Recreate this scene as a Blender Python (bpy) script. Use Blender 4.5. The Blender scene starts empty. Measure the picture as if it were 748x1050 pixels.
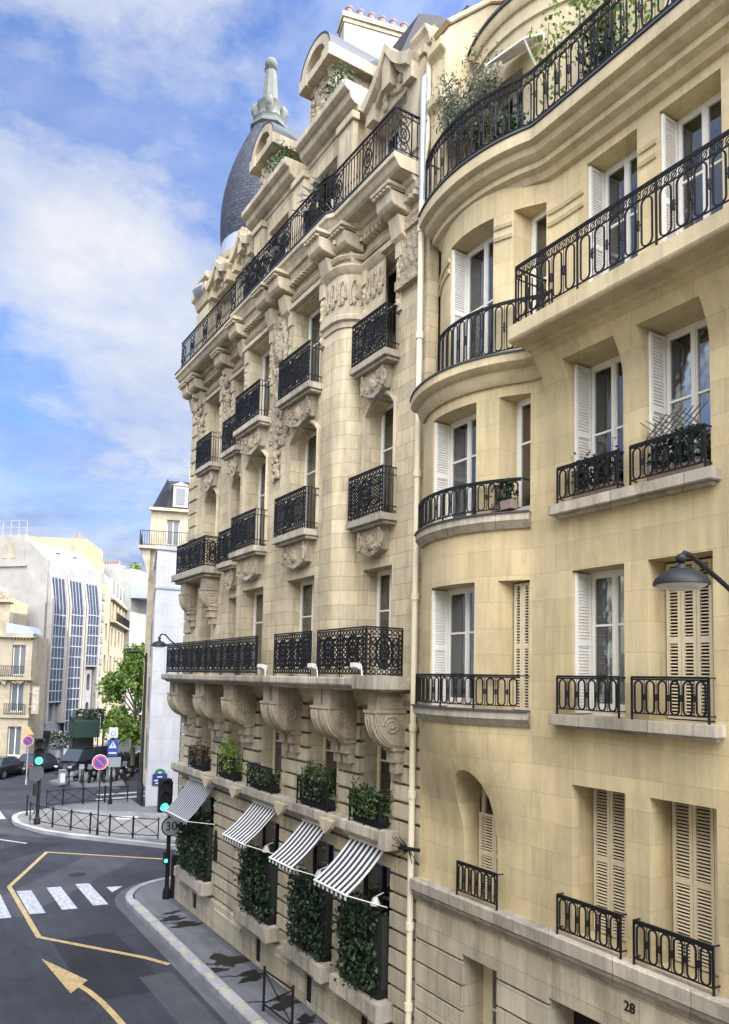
import bpy, bmesh, math, random
from mathutils import Vector, Matrix, Euler
R = math.radians
PI = math.pi
rnd = random.Random(7)
scene = bpy.context.scene
COL = scene.collection

# ------------------------------------------------------------------ materials
def nt(name):
    m = bpy.data.materials.new(name)
    m.use_nodes = True
    t = m.node_tree
    for n in list(t.nodes):
        if n.type not in ('OUTPUT_MATERIAL', 'BSDF_PRINCIPLED'):
            t.nodes.remove(n)
    b = t.nodes['Principled BSDF']
    return m, t, b

def N(t, typ, **kw):
    n = t.nodes.new(typ)
    for k, v in kw.items():
        if k in n.inputs.keys():
            n.inputs[k].default_value = v
        else:
            setattr(n, k, v)
    return n

def mixc(t, fac, a, b, mode='MIX'):
    n = t.nodes.new('ShaderNodeMix')
    n.data_type = 'RGBA'
    n.blend_type = mode
    def put(sock, v):
        if hasattr(v, 'links') or hasattr(v, 'is_output'):
            t.links.new(v, sock)
        elif isinstance(v, (int, float)):
            sock.default_value = v
        else:
            sock.default_value = (v[0], v[1], v[2], 1)
    put(n.inputs[0], fac); put(n.inputs[6], a); put(n.inputs[7], b)
    return n.outputs[2]

def ramp(t, src, stops):
    n = t.nodes.new('ShaderNodeValToRGB')
    e = n.color_ramp.elements
    while len(e) < len(stops):
        e.new(0.5)
    for i, (p, c) in enumerate(stops):
        e[i].position = p
        e[i].color = (c[0], c[1], c[2], 1) if not isinstance(c, (int, float)) else (c, c, c, 1)
    t.links.new(src, n.inputs[0])
    return n.outputs[0]

def coords(t, sx=1, sy=1, sz=1):
    tc = t.nodes.new('ShaderNodeTexCoord')
    mp = t.nodes.new('ShaderNodeMapping')
    mp.inputs['Scale'].default_value = (sx, sy, sz)
    t.links.new(tc.outputs['Object'], mp.inputs[0])
    return mp.outputs[0]

def noise(t, vec, scale, detail=5, rough=.6):
    n = N(t, 'ShaderNodeTexNoise', Scale=scale, Detail=detail, Roughness=rough)
    t.links.new(vec, n.inputs['Vector'])
    return n.outputs['Fac']

def stone(name, base, bw=.95, bh=.365, mortar=.006, mcol=.55, var=.16, stain=.45, bump=.25, blocks=True, rough=.85, relief=0., grime=.5):
    m, t, b = nt(name)
    tc = t.nodes.new('ShaderNodeTexCoord')
    sp = t.nodes.new('ShaderNodeSeparateXYZ'); t.links.new(tc.outputs['Object'], sp.inputs[0])
    ma = N(t, 'ShaderNodeMath', operation='MULTIPLY_ADD'); ma.inputs[1].default_value = .87
    t.links.new(sp.outputs[1], ma.inputs[0]); t.links.new(sp.outputs[0], ma.inputs[2])
    cb = t.nodes.new('ShaderNodeCombineXYZ')
    t.links.new(ma.outputs[0], cb.inputs[0]); t.links.new(sp.outputs[2], cb.inputs[1])
    col = None
    v3 = tc.outputs['Object']
    lo = tuple(c * (1 - var) for c in base); hi = tuple(min(1, c * (1 + var)) for c in base)
    bfac = None
    if blocks:
        br = N(t, 'ShaderNodeTexBrick', Scale=1.0)
        br.offset = .5
        br.inputs['Brick Width'].default_value = bw; br.inputs['Row Height'].default_value = bh
        br.inputs['Mortar Size'].default_value = mortar; br.inputs['Mortar Smooth'].default_value = .2
        br.inputs['Color1'].default_value = (*lo, 1); br.inputs['Color2'].default_value = (*hi, 1)
        br.inputs['Mortar'].default_value = (*[c * mcol for c in base], 1)
        t.links.new(cb.outputs[0], br.inputs['Vector'])
        col = br.outputs['Color']; bfac = br.outputs['Fac']
    else:
        col = mixc(t, noise(t, v3, 1.2), lo, hi)
    # broad patches
    pa = ramp(t, noise(t, v3, .55, 6, .65), [(.28, .68), (.72, 1.16)])
    col = mixc(t, .8, col, pa, 'MULTIPLY')
    # rain streaks
    st = ramp(t, noise(t, coords(t, 3.2, 3.2, .22), 1.6, 6, .7), [(.42, 1.0), (.75, 1 - stain)])
    col = mixc(t, .55, col, st, 'MULTIPLY')
    # soot blotches and drips with edges of their own
    so_ = ramp(t, noise(t, coords(t, 1.3, 1.3, .55), 1.1, 9, .72), [(.5, 1.0), (.62, 1 - .45 * grime), (.78, 1 - .75 * grime)])
    col = mixc(t, .85, col, so_, 'MULTIPLY')
    dr = ramp(t, noise(t, coords(t, 9, 9, .35), 1.2, 5, .7), [(.55, 1.0), (.75, 1 - .6 * grime)])
    col = mixc(t, .7, col, dr, 'MULTIPLY')
    # grain and pock marks
    gr = ramp(t, noise(t, v3, 38, 3, .7), [(.3, .86), (.7, 1.08)])
    col = mixc(t, .55, col, gr, 'MULTIPLY')
    # warm / grey drift
    wd = noise(t, v3, .9, 3, .5)
    col = mixc(t, ramp(t, wd, [(.45, 0.), (.8, .35)]), col, tuple(c * k for c, k in zip(base, (.78, .86, 1.08))))
    t.links.new(col, b.inputs['Base Color'])
    b.inputs['Roughness'].default_value = rough
    bp = N(t, 'ShaderNodeBump', Strength=bump, Distance=.02)
    h = noise(t, v3, 24, 4, .7)
    if bfac is not None:
        mm = N(t, 'ShaderNodeMath', operation='MULTIPLY_ADD'); mm.inputs[1].default_value = -1.2
        t.links.new(bfac, mm.inputs[0]); t.links.new(h, mm.inputs[2]); h = mm.outputs[0]
    if relief:
        vo = N(t, 'ShaderNodeTexVoronoi', Scale=11.0); vo.feature = 'SMOOTH_F1'
        dn = N(t, 'ShaderNodeTexNoise', Scale=5.0, Detail=3.0); ms = N(t, 'ShaderNodeVectorMath', operation='MULTIPLY_ADD'); ms.inputs[1].default_value = (.25, .25, .25)
        t.links.new(v3, dn.inputs['Vector']); t.links.new(dn.outputs['Color'], ms.inputs[0]); t.links.new(v3, ms.inputs[2]); t.links.new(ms.outputs[0], vo.inputs['Vector'])
        mr = N(t, 'ShaderNodeMath', operation='MULTIPLY_ADD'); mr.inputs[1].default_value = -relief; t.links.new(vo.outputs['Distance'], mr.inputs[0]); t.links.new(h, mr.inputs[2]); h = mr.outputs[0]
        bp.inputs['Distance'].default_value = .06
    t.links.new(h, bp.inputs['Height']); t.links.new(bp.outputs[0], b.inputs['Normal'])
    return m

def paint(name, c, rough=.5, metal=0., var=.12, scale=6, spec=None):
    m, t, b = nt(name)
    v = coords(t)
    f = noise(t, v, scale, 5, .65)
    col = mixc(t, f, tuple(x * (1 - var) for x in c), tuple(min(1, x * (1 + var)) for x in c))
    t.links.new(col, b.inputs['Base Color'])
    rr = ramp(t, noise(t, v, scale * 3), [(.2, max(0, rough - .12)), (.8, min(1, rough + .15))])
    t.links.new(rr, b.inputs['Roughness'])
    b.inputs['Metallic'].default_value = metal
    if spec is not None:
        b.inputs['Specular IOR Level'].default_value = spec
    return m

def leafmat(name, c1, c2, rough=.5):
    m, t, b = nt(name)
    g = t.nodes.new('ShaderNodeNewGeometry')
    col = ramp(t, g.outputs['Random Per Island'], [(0, c1), (.55, tuple((a + d) / 2 for a, d in zip(c1, c2))), (1, c2)])
    t.links.new(col, b.inputs['Base Color'])
    b.inputs['Roughness'].default_value = rough
    tr = N(t, 'ShaderNodeBsdfTranslucent'); t.links.new(col, tr.inputs[0])
    mx = N(t, 'ShaderNodeMixShader'); mx.inputs[0].default_value = .25
    t.links.new(b.outputs[0], mx.inputs[1]); t.links.new(tr.outputs[0], mx.inputs[2])
    t.links.new(mx.outputs[0], t.nodes['Material Output'].inputs[0])
    return m

def glassmat(name, tint=(.75, .8, .78), refl=1.0):
    m, t, b = nt(name)
    t.nodes.remove(b)
    fr = N(t, 'ShaderNodeFresnel', IOR=1.55)
    ad = N(t, 'ShaderNodeMath', operation='MULTIPLY_ADD'); ad.inputs[1].default_value = 1.7 * refl; ad.inputs[2].default_value = .06
    t.links.new(fr.outputs[0], ad.inputs[0])
    tr = N(t, 'ShaderNodeBsdfTransparent'); tr.inputs[0].default_value = (*tint, 1)
    gl = N(t, 'ShaderNodeBsdfGlossy'); gl.inputs['Roughness'].default_value = .02; gl.inputs[0].default_value = (.9, .93, .95, 1)
    bp = N(t, 'ShaderNodeBump', Strength=.05, Distance=.05)
    t.links.new(noise(t, coords(t), 2.2, 2), bp.inputs['Height']); t.links.new(bp.outputs[0], gl.inputs['Normal'])
    mx = N(t, 'ShaderNodeMixShader')
    t.links.new(ad.outputs[0], mx.inputs[0]); t.links.new(tr.outputs[0], mx.inputs[1]); t.links.new(gl.outputs[0], mx.inputs[2])
    t.links.new(mx.outputs[0], t.nodes['Material Output'].inputs[0])
    return m

def emis(name, c, s):
    m, t, b = nt(name)
    b.inputs['Base Color'].default_value = (*c, 1)
    b.inputs['Emission Color'].default_value = (*c, 1)
    b.inputs['Emission Strength'].default_value = s
    return m

def slatemat(name, c, w=.24, h=.13):
    m, t, b = nt(name)
    tc = t.nodes.new('ShaderNodeTexCoord')
    br = N(t, 'ShaderNodeTexBrick', Scale=1.0)
    br.inputs['Brick Width'].default_value = w; br.inputs['Row Height'].default_value = h
    br.inputs['Mortar Size'].default_value = .012
    br.inputs['Color1'].default_value = (*[x * .75 for x in c], 1); br.inputs['Color2'].default_value = (*[x * 1.3 for x in c], 1)
    br.inputs['Mortar'].default_value = (*[x * .3 for x in c], 1)
    t.links.new(tc.outputs['UV'], br.inputs['Vector'])
    col = mixc(t, .6, br.outputs['Color'], ramp(t, noise(t, tc.outputs['Object'], 2.5), [(.3, .7), (.7, 1.25)]), 'MULTIPLY')
    t.links.new(col, b.inputs['Base Color'])
    b.inputs['Roughness'].default_value = .62; b.inputs['Specular IOR Level'].default_value = .25
    bp = N(t, 'ShaderNodeBump', Strength=.5, Distance=.02); bp.invert = True
    t.links.new(br.outputs['Fac'], bp.inputs['Height']); t.links.new(bp.outputs[0], b.inputs['Normal'])
    return m

def brickmat(name, c):
    m, t, b = nt(name)
    tc = t.nodes.new('ShaderNodeTexCoord')
    sp = t.nodes.new('ShaderNodeSeparateXYZ'); t.links.new(tc.outputs['Object'], sp.inputs[0])
    ad = N(t, 'ShaderNodeMath', operation='ADD'); t.links.new(sp.outputs[0], ad.inputs[0]); t.links.new(sp.outputs[1], ad.inputs[1])
    cb = t.nodes.new('ShaderNodeCombineXYZ'); t.links.new(ad.outputs[0], cb.inputs[0]); t.links.new(sp.outputs[2], cb.inputs[1])
    br = N(t, 'ShaderNodeTexBrick', Scale=1.0)
    br.inputs['Brick Width'].default_value = .26; br.inputs['Row Height'].default_value = .095; br.inputs['Mortar Size'].default_value = .012
    br.inputs['Color1'].default_value = (*[x * .7 for x in c], 1); br.inputs['Color2'].default_value = (*[x * 1.3 for x in c], 1)
    br.inputs['Mortar'].default_value = (.33, .28, .24, 1)
    t.links.new(cb.outputs[0], br.inputs['Vector'])
    t.links.new(br.outputs['Color'], b.inputs['Base Color']); b.inputs['Roughness'].default_value = .9
    return m

def groundmat(name, c, sc=1., cracks=0., spots=.3, rough=.85, patch=.35):
    m, t, b = nt(name)
    v = coords(t)
    a = ramp(t, noise(t, v, .35 * sc, 6, .65), [(.3, 1 - patch * .9), (.72, 1 + patch * .9)])
    g = ramp(t, noise(t, v, 60 * sc, 3, .8), [(.3, .7), (.72, 1.35)])
    col = mixc(t, 1., c, a, 'MULTIPLY'); col = mixc(t, .7, col, g, 'MULTIPLY')
    tl = ramp(t, noise(t, coords(t, .25, 2.2, 1), 1.3, 5, .6), [(.35, .84), (.7, 1.14)])
    col = mixc(t, .7, col, tl, 'MULTIPLY')
    sp = ramp(t, noise(t, v, 9 * sc, 2, .5), [(.68, 0.), (.8, spots)])
    col = mixc(t, sp, col, tuple(min(1, x * 2.2) for x in c))
    if cracks:
        vo = N(t, 'ShaderNodeTexVoronoi', Scale=.45); vo.feature = 'DISTANCE_TO_EDGE'
        dn = N(t, 'ShaderNodeTexNoise', Scale=2.0, Detail=5.0)
        mv = N(t, 'ShaderNodeVectorMath', operation='ADD')
        t.links.new(v, dn.inputs['Vector']); t.links.new(v, mv.inputs[0]); t.links.new(dn.outputs['Color'], mv.inputs[1])
        t.links.new(mv.outputs[0], vo.inputs['Vector'])
        ck = ramp(t, vo.outputs['Distance'], [(.0, cracks), (.012, 0.)])
        col = mixc(t, ck, col, tuple(x * .35 for x in c))
    t.links.new(col, b.inputs['Base Color'])
    b.inputs['Roughness'].default_value = rough
    b.inputs['Specular IOR Level'].default_value = .18
    bp = N(t, 'ShaderNodeBump', Strength=.35, Distance=.01)
    t.links.new(noise(t, v, 90 * sc, 2, .8), bp.inputs['Height']); t.links.new(bp.outputs[0], b.inputs['Normal'])
    return m

def wornpaint(name, c, under, wear=.5):
    m, t, b = nt(name)
    v = coords(t)
    f = ramp(t, noise(t, v, 7, 6, .75), [(wear, 0.), (wear + .22, .75)])
    col = mixc(t, f, c, under)
    g = ramp(t, noise(t, v, 1.6, 4), [(.3, .8), (.7, 1.05)])
    col = mixc(t, .8, col, g, 'MULTIPLY')
    t.links.new(col, b.inputs['Base Color']); b.inputs['Roughness'].default_value = .7
    return m

def stripemat(name, c1, c2, pitch):
    m, t, b = nt(name)
    tc = t.nodes.new('ShaderNodeTexCoord')
    sp = t.nodes.new('ShaderNodeSeparateXYZ'); t.links.new(tc.outputs['UV'], sp.inputs[0])
    d = N(t, 'ShaderNodeMath', operation='DIVIDE'); d.inputs[1].default_value = pitch; t.links.new(sp.outputs[0], d.inputs[0])
    fr = N(t, 'ShaderNodeMath', operation='FRACT'); t.links.new(d.outputs[0], fr.inputs[0])
    g = N(t, 'ShaderNodeMath', operation='GREATER_THAN'); g.inputs[1].default_value = .5; t.links.new(fr.outputs[0], g.inputs[0])
    col = mixc(t, g.outputs[0], c1, c2)
    col = mixc(t, .6, col, ramp(t, noise(t, tc.outputs['Object'], 3), [(.3, .8), (.7, 1.05)]), 'MULTIPLY')
    t.links.new(col, b.inputs['Base Color']); b.inputs['Roughness'].default_value = .9
    tr = N(t, 'ShaderNodeBsdfTranslucent'); t.links.new(col, tr.inputs[0])
    mx = N(t, 'ShaderNodeMixShader'); mx.inputs[0].default_value = .3
    t.links.new(b.outputs[0], mx.inputs[1]); t.links.new(tr.outputs[0], mx.inputs[2])
    t.links.new(mx.outputs[0], t.nodes['Material Output'].inputs[0])
    return m

M = {}
M['stoneA'] = stone('ashlar_warm', (.53, .42, .225), .98, .44, .0035, .62, .10, .5, grime=.30)
M['stoneB'] = stone('ashlar_grey', (.515, .425, .265), .8, .33, .007, .5, .15, .7, grime=.6)
M['stoneR'] = stone('rusticated_ashlar', (.48, .41, .275), 1.05, .365, .006, .5, .16, .7, grime=.7)
M['trimA'] = stone('trim_warm', (.53, .43, .25), 1.3, 5., .004, .7, .12, .4)
M['trimB'] = stone('trim_grey', (.515, .43, .28), 1.1, 5., .005, .55, .12, .7, grime=.65)
M['carve'] = stone('carved_stone', (.48, .395, .26), blocks=False, bump=.9, stain=.7, relief=1.2, grime=.75)
M['sill'] = stone('weathered_sill', (.44, .385, .285), 1.2, 5., .007, .35, .2, .8, grime=.9)
M['carvec'] = stone('carved_console', (.44, .37, .25), blocks=False, bump=.6, stain=.8, relief=.35, grime=.85)
M['ochre'] = stone('ochre_render', (.40, .30, .17), blocks=False, bump=.1, stain=.5, var=.15)
M['render'] = stone('lime_render', (.44, .385, .28), blocks=False, bump=.1, stain=.25, var=.06)
M['whiterender'] = stone('white_panels', (.46, .455, .44), 1.5, 1.35, .012, .72, .03, .12, bump=.05, grime=.1)
M['far'] = stone('far_limestone', (.38, .32, .21), .9, .4, .01, .7, .1, .3, bump=.05, grime=.15)
M['farw'] = stone('far_white_render', (.33, .31, .265), blocks=False, stain=.15, var=.05, bump=.03, grime=.08)
M['farm'] = stone('far_modern_concrete', (.25, .255, .265), 2.5, 2.8, .012, .75, .04, .2, bump=.03, grime=.12)
M['white'] = paint('white_joinery', (.64, .61, .54), .5, var=.12)
M['cream'] = paint('cream_shutter', (.56, .48, .33), .65, var=.15)
M['pipe'] = paint('cream_pipe', (.60, .53, .37), .5, var=.1)
M['iron'] = paint('black_iron', (.008, .008, .009), .62, 0., .3, 12, .22)
M['ironw'] = paint('weathered_iron', (.022, .022, .025), .6, 0., .4, 10, .25)
M['zinc'] = paint('zinc_sheet', (.34, .37, .41), .42, .35, .15, 2)
M['lead'] = paint('grey_stone_finial', (.14, .15, .13), .85, 0., .3, 4, .2)
M['zincd'] = paint('dark_zinc', (.05, .055, .062), .5, .3, .2, 3)
M['slate'] = slatemat('slate_scales', (.04, .045, .06))
M['brick'] = brickmat('red_brick', (.19, .065, .045))
M['brickw'] = stone('opposite_render', (.40, .38, .31), 1.1, .4, .006, .6)
M['pot'] = paint('terracotta', (.22, .15, .125), .85, 0., .25, 5)
M['glass'] = glassmat('window_glass', (.86, .9, .88))
M['glassd'] = glassmat('dark_glass', (.35, .4, .45), 1.6)
M['fixture'] = paint('aged_white_fixture', (.5, .48, .43), .6)
M['curtain'] = paint('net_curtain', (.82, .81, .76), .9, var=.2, scale=3)
M['curtaing'] = paint('green_grey_curtain', (.6, .65, .57), .9, var=.25, scale=3)
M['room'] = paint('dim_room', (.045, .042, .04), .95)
M['asphalt'] = groundmat('asphalt', (.034, .036, .043), 1., .55, .4)
M['asphaltl'] = groundmat('pale_asphalt', (.085, .085, .092), 1., 0., .12)
M['pave'] = groundmat('asphalt_pavement', (.115, .116, .12), 1., .5, .2)
M['kerb'] = groundmat('granite_kerb', (.27, .27, .265), 2., 0., .2)
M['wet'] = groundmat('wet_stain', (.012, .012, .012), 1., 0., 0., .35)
M['whitep'] = wornpaint('white_road_paint', (.42, .435, .45), (.07, .07, .08), .44)
M['yellowp'] = wornpaint('yellow_road_paint', (.42, .30, .12), (.09, .08, .06), .46)
M['yellowf'] = wornpaint('faded_yellow_paint', (.36, .33, .19), (.3, .29, .25), .40)
M['hedge'] = leafmat('ivy_leaves', (.004, .011, .004), (.028, .065, .02))
M['plant'] = leafmat('planter_leaves', (.012, .032, .008), (.08, .13, .03))
M['tree'] = leafmat('plane_leaves', (.05, .11, .015), (.2, .3, .05))
M['olive'] = leafmat('olive_leaves', (.07, .085, .05), (.2, .22, .15))
M['lime'] = leafmat('lime_leaves', (.07, .13, .02), (.24, .33, .06))
M['dry'] = leafmat('dry_leaves', (.12, .075, .05), (.25, .19, .12))
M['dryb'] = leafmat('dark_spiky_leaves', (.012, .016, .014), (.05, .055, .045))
M['bark'] = paint('bark', (.09, .07, .05), .95, 0., .35, 6)
M['awn'] = stripemat('striped_canvas', (.72, .71, .68), (.03, .03, .034), .18)
M['awnf'] = stripemat('fine_striped_canvas', (.44, .45, .47), (.09, .09, .1), .16)
M['awnw'] = paint('white_canvas', (.72, .72, .69), .9, var=.05)
M['green'] = emis('green_signal', (.05, .75, .42), 1.3)
M['dark'] = paint('dark_plastic', (.009, .009, .010), .6, 0., .2, 8, .25)
M['signw'] = paint('white_sign', (.5, .5, .5), .5, var=.05)
M['signg'] = paint('grey_sign', (.2, .215, .22), .55, var=.15)
M['signred'] = paint('red_sign', (.40, .05, .06), .45, var=.08)
M['signblue'] = paint('blue_sign', (.022, .05, .24), .45, var=.08)
M['signnight'] = paint('navy_plate', (.015, .03, .16), .4, var=.08)
M['signgreen'] = paint('green_plate', (.02, .14, .06), .5)
M['signyel'] = paint('amber_sign', (.5, .3, .08), .5)
M['carblack'] = paint('black_car_paint', (.012, .013, .016), .2, .2, .1)
M['cargrey'] = paint('grey_car_paint', (.06, .065, .075), .22, .3, .1)
M['carglass'] = paint('car_window', (.03, .04, .05), .06)
M['tyre'] = paint('tyre', (.015, .015, .015), .9)
M['rim'] = paint('rim', (.35, .35, .36), .35, .8)
M['lampw'] = emis('car_lamp', (.6, .55, .5), .0)
M['lampr'] = paint('tail_lamp', (.35, .02, .02), .3)
M['lens'] = paint('frosted_lens', (.55, .53, .47), .35, var=.1)
M['lampdk'] = paint('dark_grey_enamel', (.011, .0115, .013), .5, 0., .2, 8, .3)
M['awngreen'] = paint('dark_green_canvas', (.01, .03, .022), .85)
M['flower'] = leafmat('pale_flowers', (.1, .16, .08), (.55, .55, .5))

# ------------------------------------------------------------------ objects
WLOC = {}

def root(name, loc, label, cat, group=None, rz=0.):
    o = bpy.data.objects.new(name, None)
    o.empty_display_size = .2
    COL.objects.link(o)
    o.location = loc
    o.rotation_euler = (0, 0, rz)
    WLOC[o.name] = Vector(loc)
    o['label'] = label; o['category'] = cat
    if group: o['group'] = group
    return o

def tag(o, label, cat, group=None):
    o['label'] = label; o['category'] = cat
    if group: o['group'] = group
    return o

def copy_tree(o, parent=None):
    c = o.copy(); COL.objects.link(c)
    if parent is not None:
        mpi = o.matrix_parent_inverse.copy()
        c.parent = parent
        c.matrix_parent_inverse = mpi
    for ch in list(o.children):
        copy_tree(ch, c)
    return c

class MB:
    def __init__(s):
        s.v = []; s.f = []; s.uv = {}
    def add(s, vs, fs, uvs=None):
        o = len(s.v)
        s.v += [tuple(p) for p in vs]
        for i, f in enumerate(fs):
            s.f.append(tuple(o + k for k in f))
            if uvs: s.uv[len(s.f) - 1] = uvs[i]
        return s
    def quad(s, a, b, c, d):
        return s.add([a, b, c, d], [(0, 1, 2, 3)])
    def box(s, x0, x1, y0, y1, z0, z1):
        if x0 > x1: x0, x1 = x1, x0
        if y0 > y1: y0, y1 = y1, y0
        if z0 > z1: z0, z1 = z1, z0
        v = [(x0, y0, z0), (x1, y0, z0), (x1, y1, z0), (x0, y1, z0), (x0, y0, z1), (x1, y0, z1), (x1, y1, z1), (x0, y1, z1)]
        return s.add(v, [(3, 2, 1, 0), (4, 5, 6, 7), (0, 1, 5, 4), (1, 2, 6, 5), (2, 3, 7, 6), (3, 0, 4, 7)])
    def obox(s, c, ax, ay, az):
        c = Vector(c); ax = Vector(ax); ay = Vector(ay); az = Vector(az)
        v = [c + sx * ax + sy * ay + sz * az for sz in (-1, 1) for sx, sy in ((-1, -1), (1, -1), (1, 1), (-1, 1))]
        return s.add(v, [(3, 2, 1, 0), (4, 5, 6, 7), (0, 1, 5, 4), (1, 2, 6, 5), (2, 3, 7, 6), (3, 0, 4, 7)])
    def prism(s, poly, axis, a, b):
        # poly 2-D points; axis 'x': (y,z)  'y': (x,z)  'z': (x,y)
        def P(p, h):
            return {'x': (h, p[0], p[1]), 'y': (p[0], h, p[1]), 'z': (p[0], p[1], h)}[axis]
        n = len(poly)
        v = [P(p, a) for p in poly] + [P(p, b) for p in poly]
        f = [tuple(range(n))[::-1], tuple(range(n, 2 * n))]
        f += [(i, (i + 1) % n, n + (i + 1) % n, n + i) for i in range(n)]
        return s.add(v, f)
    def tube(s, pts, r, n=4, caps=True, closed=False):
        pts = [Vector(p) for p in pts]
        m = len(pts)
        if m < 2: return s
        rs = r if isinstance(r, (list, tuple)) else [r] * m
        T = []
        for i in range(m):
            if closed:
                a, b = pts[i - 1], pts[(i + 1) % m]
            else:
                a, b = pts[max(0, i - 1)], pts[min(m - 1, i + 1)]
            d = b - a
            T.append(d.normalized() if d.length > 1e-9 else Vector((0, 0, 1)))
        up = Vector((0, 0, 1)) if abs(T[0].z) < .9 else Vector((1, 0, 0))
        nrm = (up - T[0] * up.dot(T[0])).normalized()
        vs = []
        for i in range(m):
            nrm = (nrm - T[i] * nrm.dot(T[i]))
            if nrm.length < 1e-6: nrm = T[i].orthogonal()
            nrm.normalize()
            bi = T[i].cross(nrm)
            for k in range(n):
                a = 2 * PI * (k + .5) / n
                vs.append(pts[i] + (nrm * math.cos(a) + bi * math.sin(a)) * rs[i])
        fs = []
        for i in range(m if closed else m - 1):
            j = (i + 1) % m
            for k in range(n):
                l = (k + 1) % n
                fs.append((i * n + k, i * n + l, j * n + l, j * n + k))
        if caps and not closed:
            fs.append(tuple(range(n))[::-1]); fs.append(tuple((m - 1) * n + k for k in range(n)))
        return s.add(vs, fs)
    def lathe(s, prof, c=(0, 0), n=24, a0=0., a1=2 * PI, uv=False):
        # prof [(r,z)], around vertical axis
        full = abs(a1 - a0 - 2 * PI) < 1e-6
        cols = n if full else n + 1
        vs = []
        for r, z in prof:
            for k in range(cols):
                a = a0 + (a1 - a0) * k / n
                vs.append((c[0] + r * math.cos(a), c[1] + r * math.sin(a), z))
        fs = []; uvs = []
        arc = [0]
        for i in range(1, len(prof)):
            arc.append(arc[-1] + math.hypot(prof[i][0] - prof[i - 1][0], prof[i][1] - prof[i - 1][1]))
        for i in range(len(prof) - 1):
            for k in range(n):
                l = (k + 1) % cols
                fs.append((i * cols + k, i * cols + l, (i + 1) * cols + l, (i + 1) * cols + k))
                u0, u1 = 9.6 * k / n, 9.6 * (k + 1) / n
                uvs.append([(u0, arc[i]), (u1, arc[i]), (u1, arc[i + 1]), (u0, arc[i + 1])])
        return s.add(vs, fs, uvs if uv else None)
    def sweep(s, path, prof, closed_prof=True, caps=True):
        # path plan points (x,y) with outward on the left; prof [(d,z)]
        n = len(path); m = len(prof)
        vs = []
        for i in range(n):
            p = Vector(path[i])
            d0 = (p - Vector(path[i - 1])).normalized() if i > 0 else None
            d1 = (Vector(path[i + 1]) - p).normalized() if i < n - 1 else None
            if d0 is None: d0 = d1
            if d1 is None: d1 = d0
            n0 = Vector((-d0.y, d0.x)); n1 = Vector((-d1.y, d1.x))
            nn = (n0 + n1)
            if nn.length < 1e-6: nn = n0
            nn.normalize()
            k = 1 / max(.35, nn.dot(n0))
            for d, z in prof:
                vs.append((p.x + nn.x * d * k, p.y + nn.y * d * k, z))
        fs = []
        for i in range(n - 1):
            for j in range(m if closed_prof else m - 1):
                l = (j + 1) % m
                fs.append((i * m + j, i * m + l, (i + 1) * m + l, (i + 1) * m + j))
        if caps and closed_prof:
            fs.append(tuple(range(m))); fs.append(tuple((n - 1) * m + j for j in range(m))[::-1])
        return s.add(vs, fs)
    def ball(s, c, r, nu=8, nv=6, sq=(1, 1, 1)):
        vs = []; fs = []
        for i in range(nv + 1):
            t = PI * i / nv
            for k in range(nu):
                a = 2 * PI * k / nu
                vs.append((c[0] + r * sq[0] * math.sin(t) * math.cos(a), c[1] + r * sq[1] * math.sin(t) * math.sin(a), c[2] + r * sq[2] * math.cos(t)))
        for i in range(nv):
            for k in range(nu):
                l = (k + 1) % nu
                fs.append((i * nu + k, (i + 1) * nu + k, (i + 1) * nu + l, i * nu + l))
        return s.add(vs, fs)
    def leaf(s, c, size, d=None, asp=.55):
        # one folded leaf: two quads
        c = Vector(c)
        if d is None:
            d = Vector((rnd.gauss(0, 1), rnd.gauss(0, 1), rnd.gauss(0, 1)))
        d = Vector(d).normalized()
        w = d.cross(Vector((rnd.gauss(0, 1), rnd.gauss(0, 1), rnd.gauss(0, 1))))
        if w.length < 1e-4: w = d.orthogonal()
        w.normalize(); u = d.cross(w)
        a = c - d * size * .5; b = c + d * size * .5
        l = c + w * size * asp * .5 + u * size * .12; r = c - w * size * asp * .5 + u * size * .12
        return s.add([a, l, b, r], [(0, 1, 2), (0, 2, 3)])
    def build(s, name, mat, parent=None, smooth=False, merge=False, off=None, angle=35, kind=None, bevel=0.):
        me = bpy.data.meshes.new(name)
        if off is None:
            off = WLOC.get(parent.name, Vector((0, 0, 0))) if parent is not None else Vector((0, 0, 0))
        off = Vector(off)
        me.from_pydata([tuple(Vector(p) - off) for p in s.v], [], s.f)
        if s.uv:
            ul = me.uv_layers.new(name='UVMap')
            for p in me.polygons:
                if p.index in s.uv:
                    for li, uvc in zip(p.loop_indices, s.uv[p.index]):
                        ul.data[li].uv = uvc
        if merge or smooth or bevel:
            bm = bmesh.new(); bm.from_mesh(me)
            bmesh.ops.remove_doubles(bm, verts=bm.verts, dist=.0004)
            if merge != 'nonorm':
                bmesh.ops.recalc_face_normals(bm, faces=bm.faces)
            if bevel:
                es = [e for e in bm.edges if len(e.link_faces) == 2 and e.calc_face_angle(0) > .6]
                bmesh.ops.bevel(bm, geom=es, offset=bevel, segments=2, affect='EDGES', clamp_overlap=True)
            bm.to_mesh(me); bm.free()
        if smooth:
            me.polygons.foreach_set('use_smooth', [True] * len(me.polygons))
            me.set_sharp_from_angle(angle=R(angle))
        me.materials.append(M[mat] if isinstance(mat, str) else mat)
        o = bpy.data.objects.new(name, me)
        COL.objects.link(o)
        if parent is not None:
            o.parent = parent
            WLOC[o.name] = off
        if kind: o['kind'] = kind
        return o

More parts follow.
